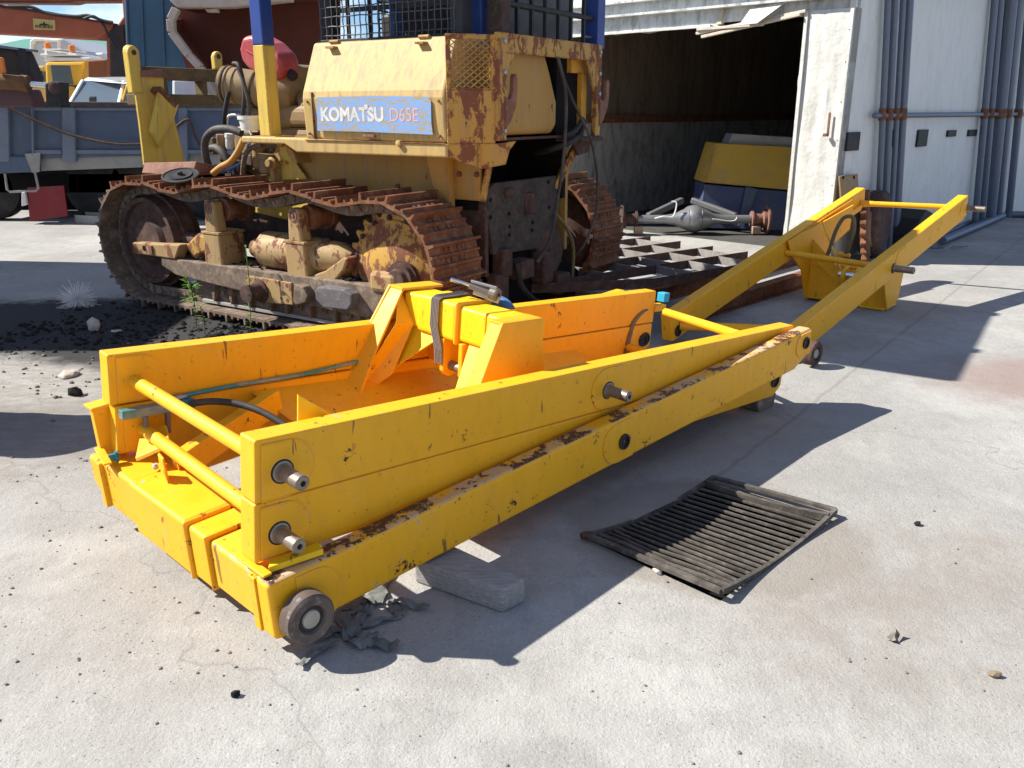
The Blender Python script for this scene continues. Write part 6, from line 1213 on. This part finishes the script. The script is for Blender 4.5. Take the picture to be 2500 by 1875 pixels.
# weeds growing by the track
def leaf(m, p, d, L, w, droop=.3):
    d = V(d).normalized(); s_ = d.cross(V((0, 0, 1))).normalized(); pts = []
    for k in range(4):
        t_ = k/3; c_ = p + d*L*t_ + V((0, 0, -droop*L*t_*t_)); ww = w*math.sin(math.pi*(.15 + .8*t_)); pts += [c_ - s_*ww, c_ + s_*ww]
    m.add([V(WF.l(q)) for q in pts], [(2*i, 2*i+1, 2*i+3, 2*i+2) for i in range(3)])
def weed(base, h, n, L, label, seed, mat=LEAF, top=False):
    Rw = random.Random(seed); t = thing('weed', label, 'weed', base, 'weeds by the near track'); m = MB()
    tip = base + V((Rw.uniform(-.03, .03), Rw.uniform(-.02, .02), h)); m.path([base, (base + tip)/2 + V((.012, 0, 0)), tip], .0035, 6); m.build('stem', mat if top else STEM, t, smooth=60)
    m = MB()
    for i in range(n):
        f = Rw.uniform(.35, 1) if not top else (i + 1)/n; p = base + (tip - base)*f; a = Rw.uniform(0, 6.28); leaf(m, p, (math.cos(a), math.sin(a), Rw.uniform(.1, 1.1)), L*Rw.uniform(.6, 1.1), L*.11)
    m.build('leaves', LEAF, t)
wb = gz(480, 800, 0); weed(wb, .36, 34, .10, 'bushy green weed with dry reddish base beside the near track', 3)
m2 = gz(612, 812, 0); weed(m2, .62, 16, .07, 'tall thin weed with narrow leaves in front of the trunnion', 6, LEAF, True)
weed(gz(500, 815, 0), .20, 10, .06, 'short dry reddish weed stalk at the foot of the bushy weed', 8, STEM)
# papers and litter
def scrap(px, w, h, mat, label, seed):
    Rs = random.Random(seed); p = gz(*px); m = MB(); a = Rs.uniform(0, 3.1); ca, sa = math.cos(a), math.sin(a); vs = []
    for j in range(4):
        for i in range(4): u, v_ = (i/3 - .5)*w, (j/3 - .5)*h; vs.append((p.x + u*ca - v_*sa + Rs.uniform(-.006, .006), p.y + u*sa + v_*ca + Rs.uniform(-.006, .006), .003 + Rs.random()*.02))
    m.add(vs, [(j*4 + i, j*4 + i + 1, j*4 + i + 5, j*4 + i + 4) for j in range(3) for i in range(3)]); one(m, 'litter', mat, label, 'litter', p)
scrap((285, 812), .07, .05, STONE, 'crumpled pale scrap on the black soil by the upright stone', 2)
scrap((2182, 1790 - 230), .05, .03, m_plain('grey_leaf', (.22, .20, .17), .9), 'dry curled leaf on the concrete at the lower right', 3)
# bracket scrap lying at far left by the idler
q = gz(225, 545, 0); m = MB(Fr(q, (.9, -.3, 0))); m.box(-.2, .35, -.1, .12, .0, .012); m.box(-.2, .35, .1, .12, .0, .14); m.box(-.2, .35, -.1, -.08, 0, .12); one(m, 'steel_channel', GREY, 'pale steel channel lying on the ground left of the idler', 'steel channel', q, bev=.003)

# ================================================================= MACHINES JUST LEFT OF THE VIEW (their shadows fall into it)
bt = thing('box_truck', 'white box truck parked left of the yard view', 'truck', (-8.0, 7.6, 0))
m = MB(); m.box(-9.2, -6.25, 6.0, 9.3, .75, 3.5); m.build('box_body', WHT, bt, bev=.04)
m = MB(); m.box(-9.0, -6.35, 6.1, 9.2, .45, .75); m.build('chassis', BLK, bt)
for x in (-8.8, -6.7):
    for y in (6.7, 8.6): m = MB(); m.lathe((x, y, .45), (1, 0, 0), [(0, .2), (0, .42), (.03, .45), (.25, .45), (.28, .4)], 24); m.build('wheel', RUB, bt, smooth=40)
od = thing('oil_drum', 'dark steel oil drum standing left of the yard view', 'drum', (-3.22, 4.12, 0))
m = MB(); m.lathe((-3.22, 4.12, 0), (0, 0, 1), [(0, .28), (.01, .295), (.28, .29), (.29, .30), (.31, .30), (.32, .29), (.58, .29), (.59, .30), (.61, .30), (.62, .29), (.88, .29), (.89, .30), (.90, .29), (.88, .28)], 32); m.build('shell', BLUE, od, smooth=35)
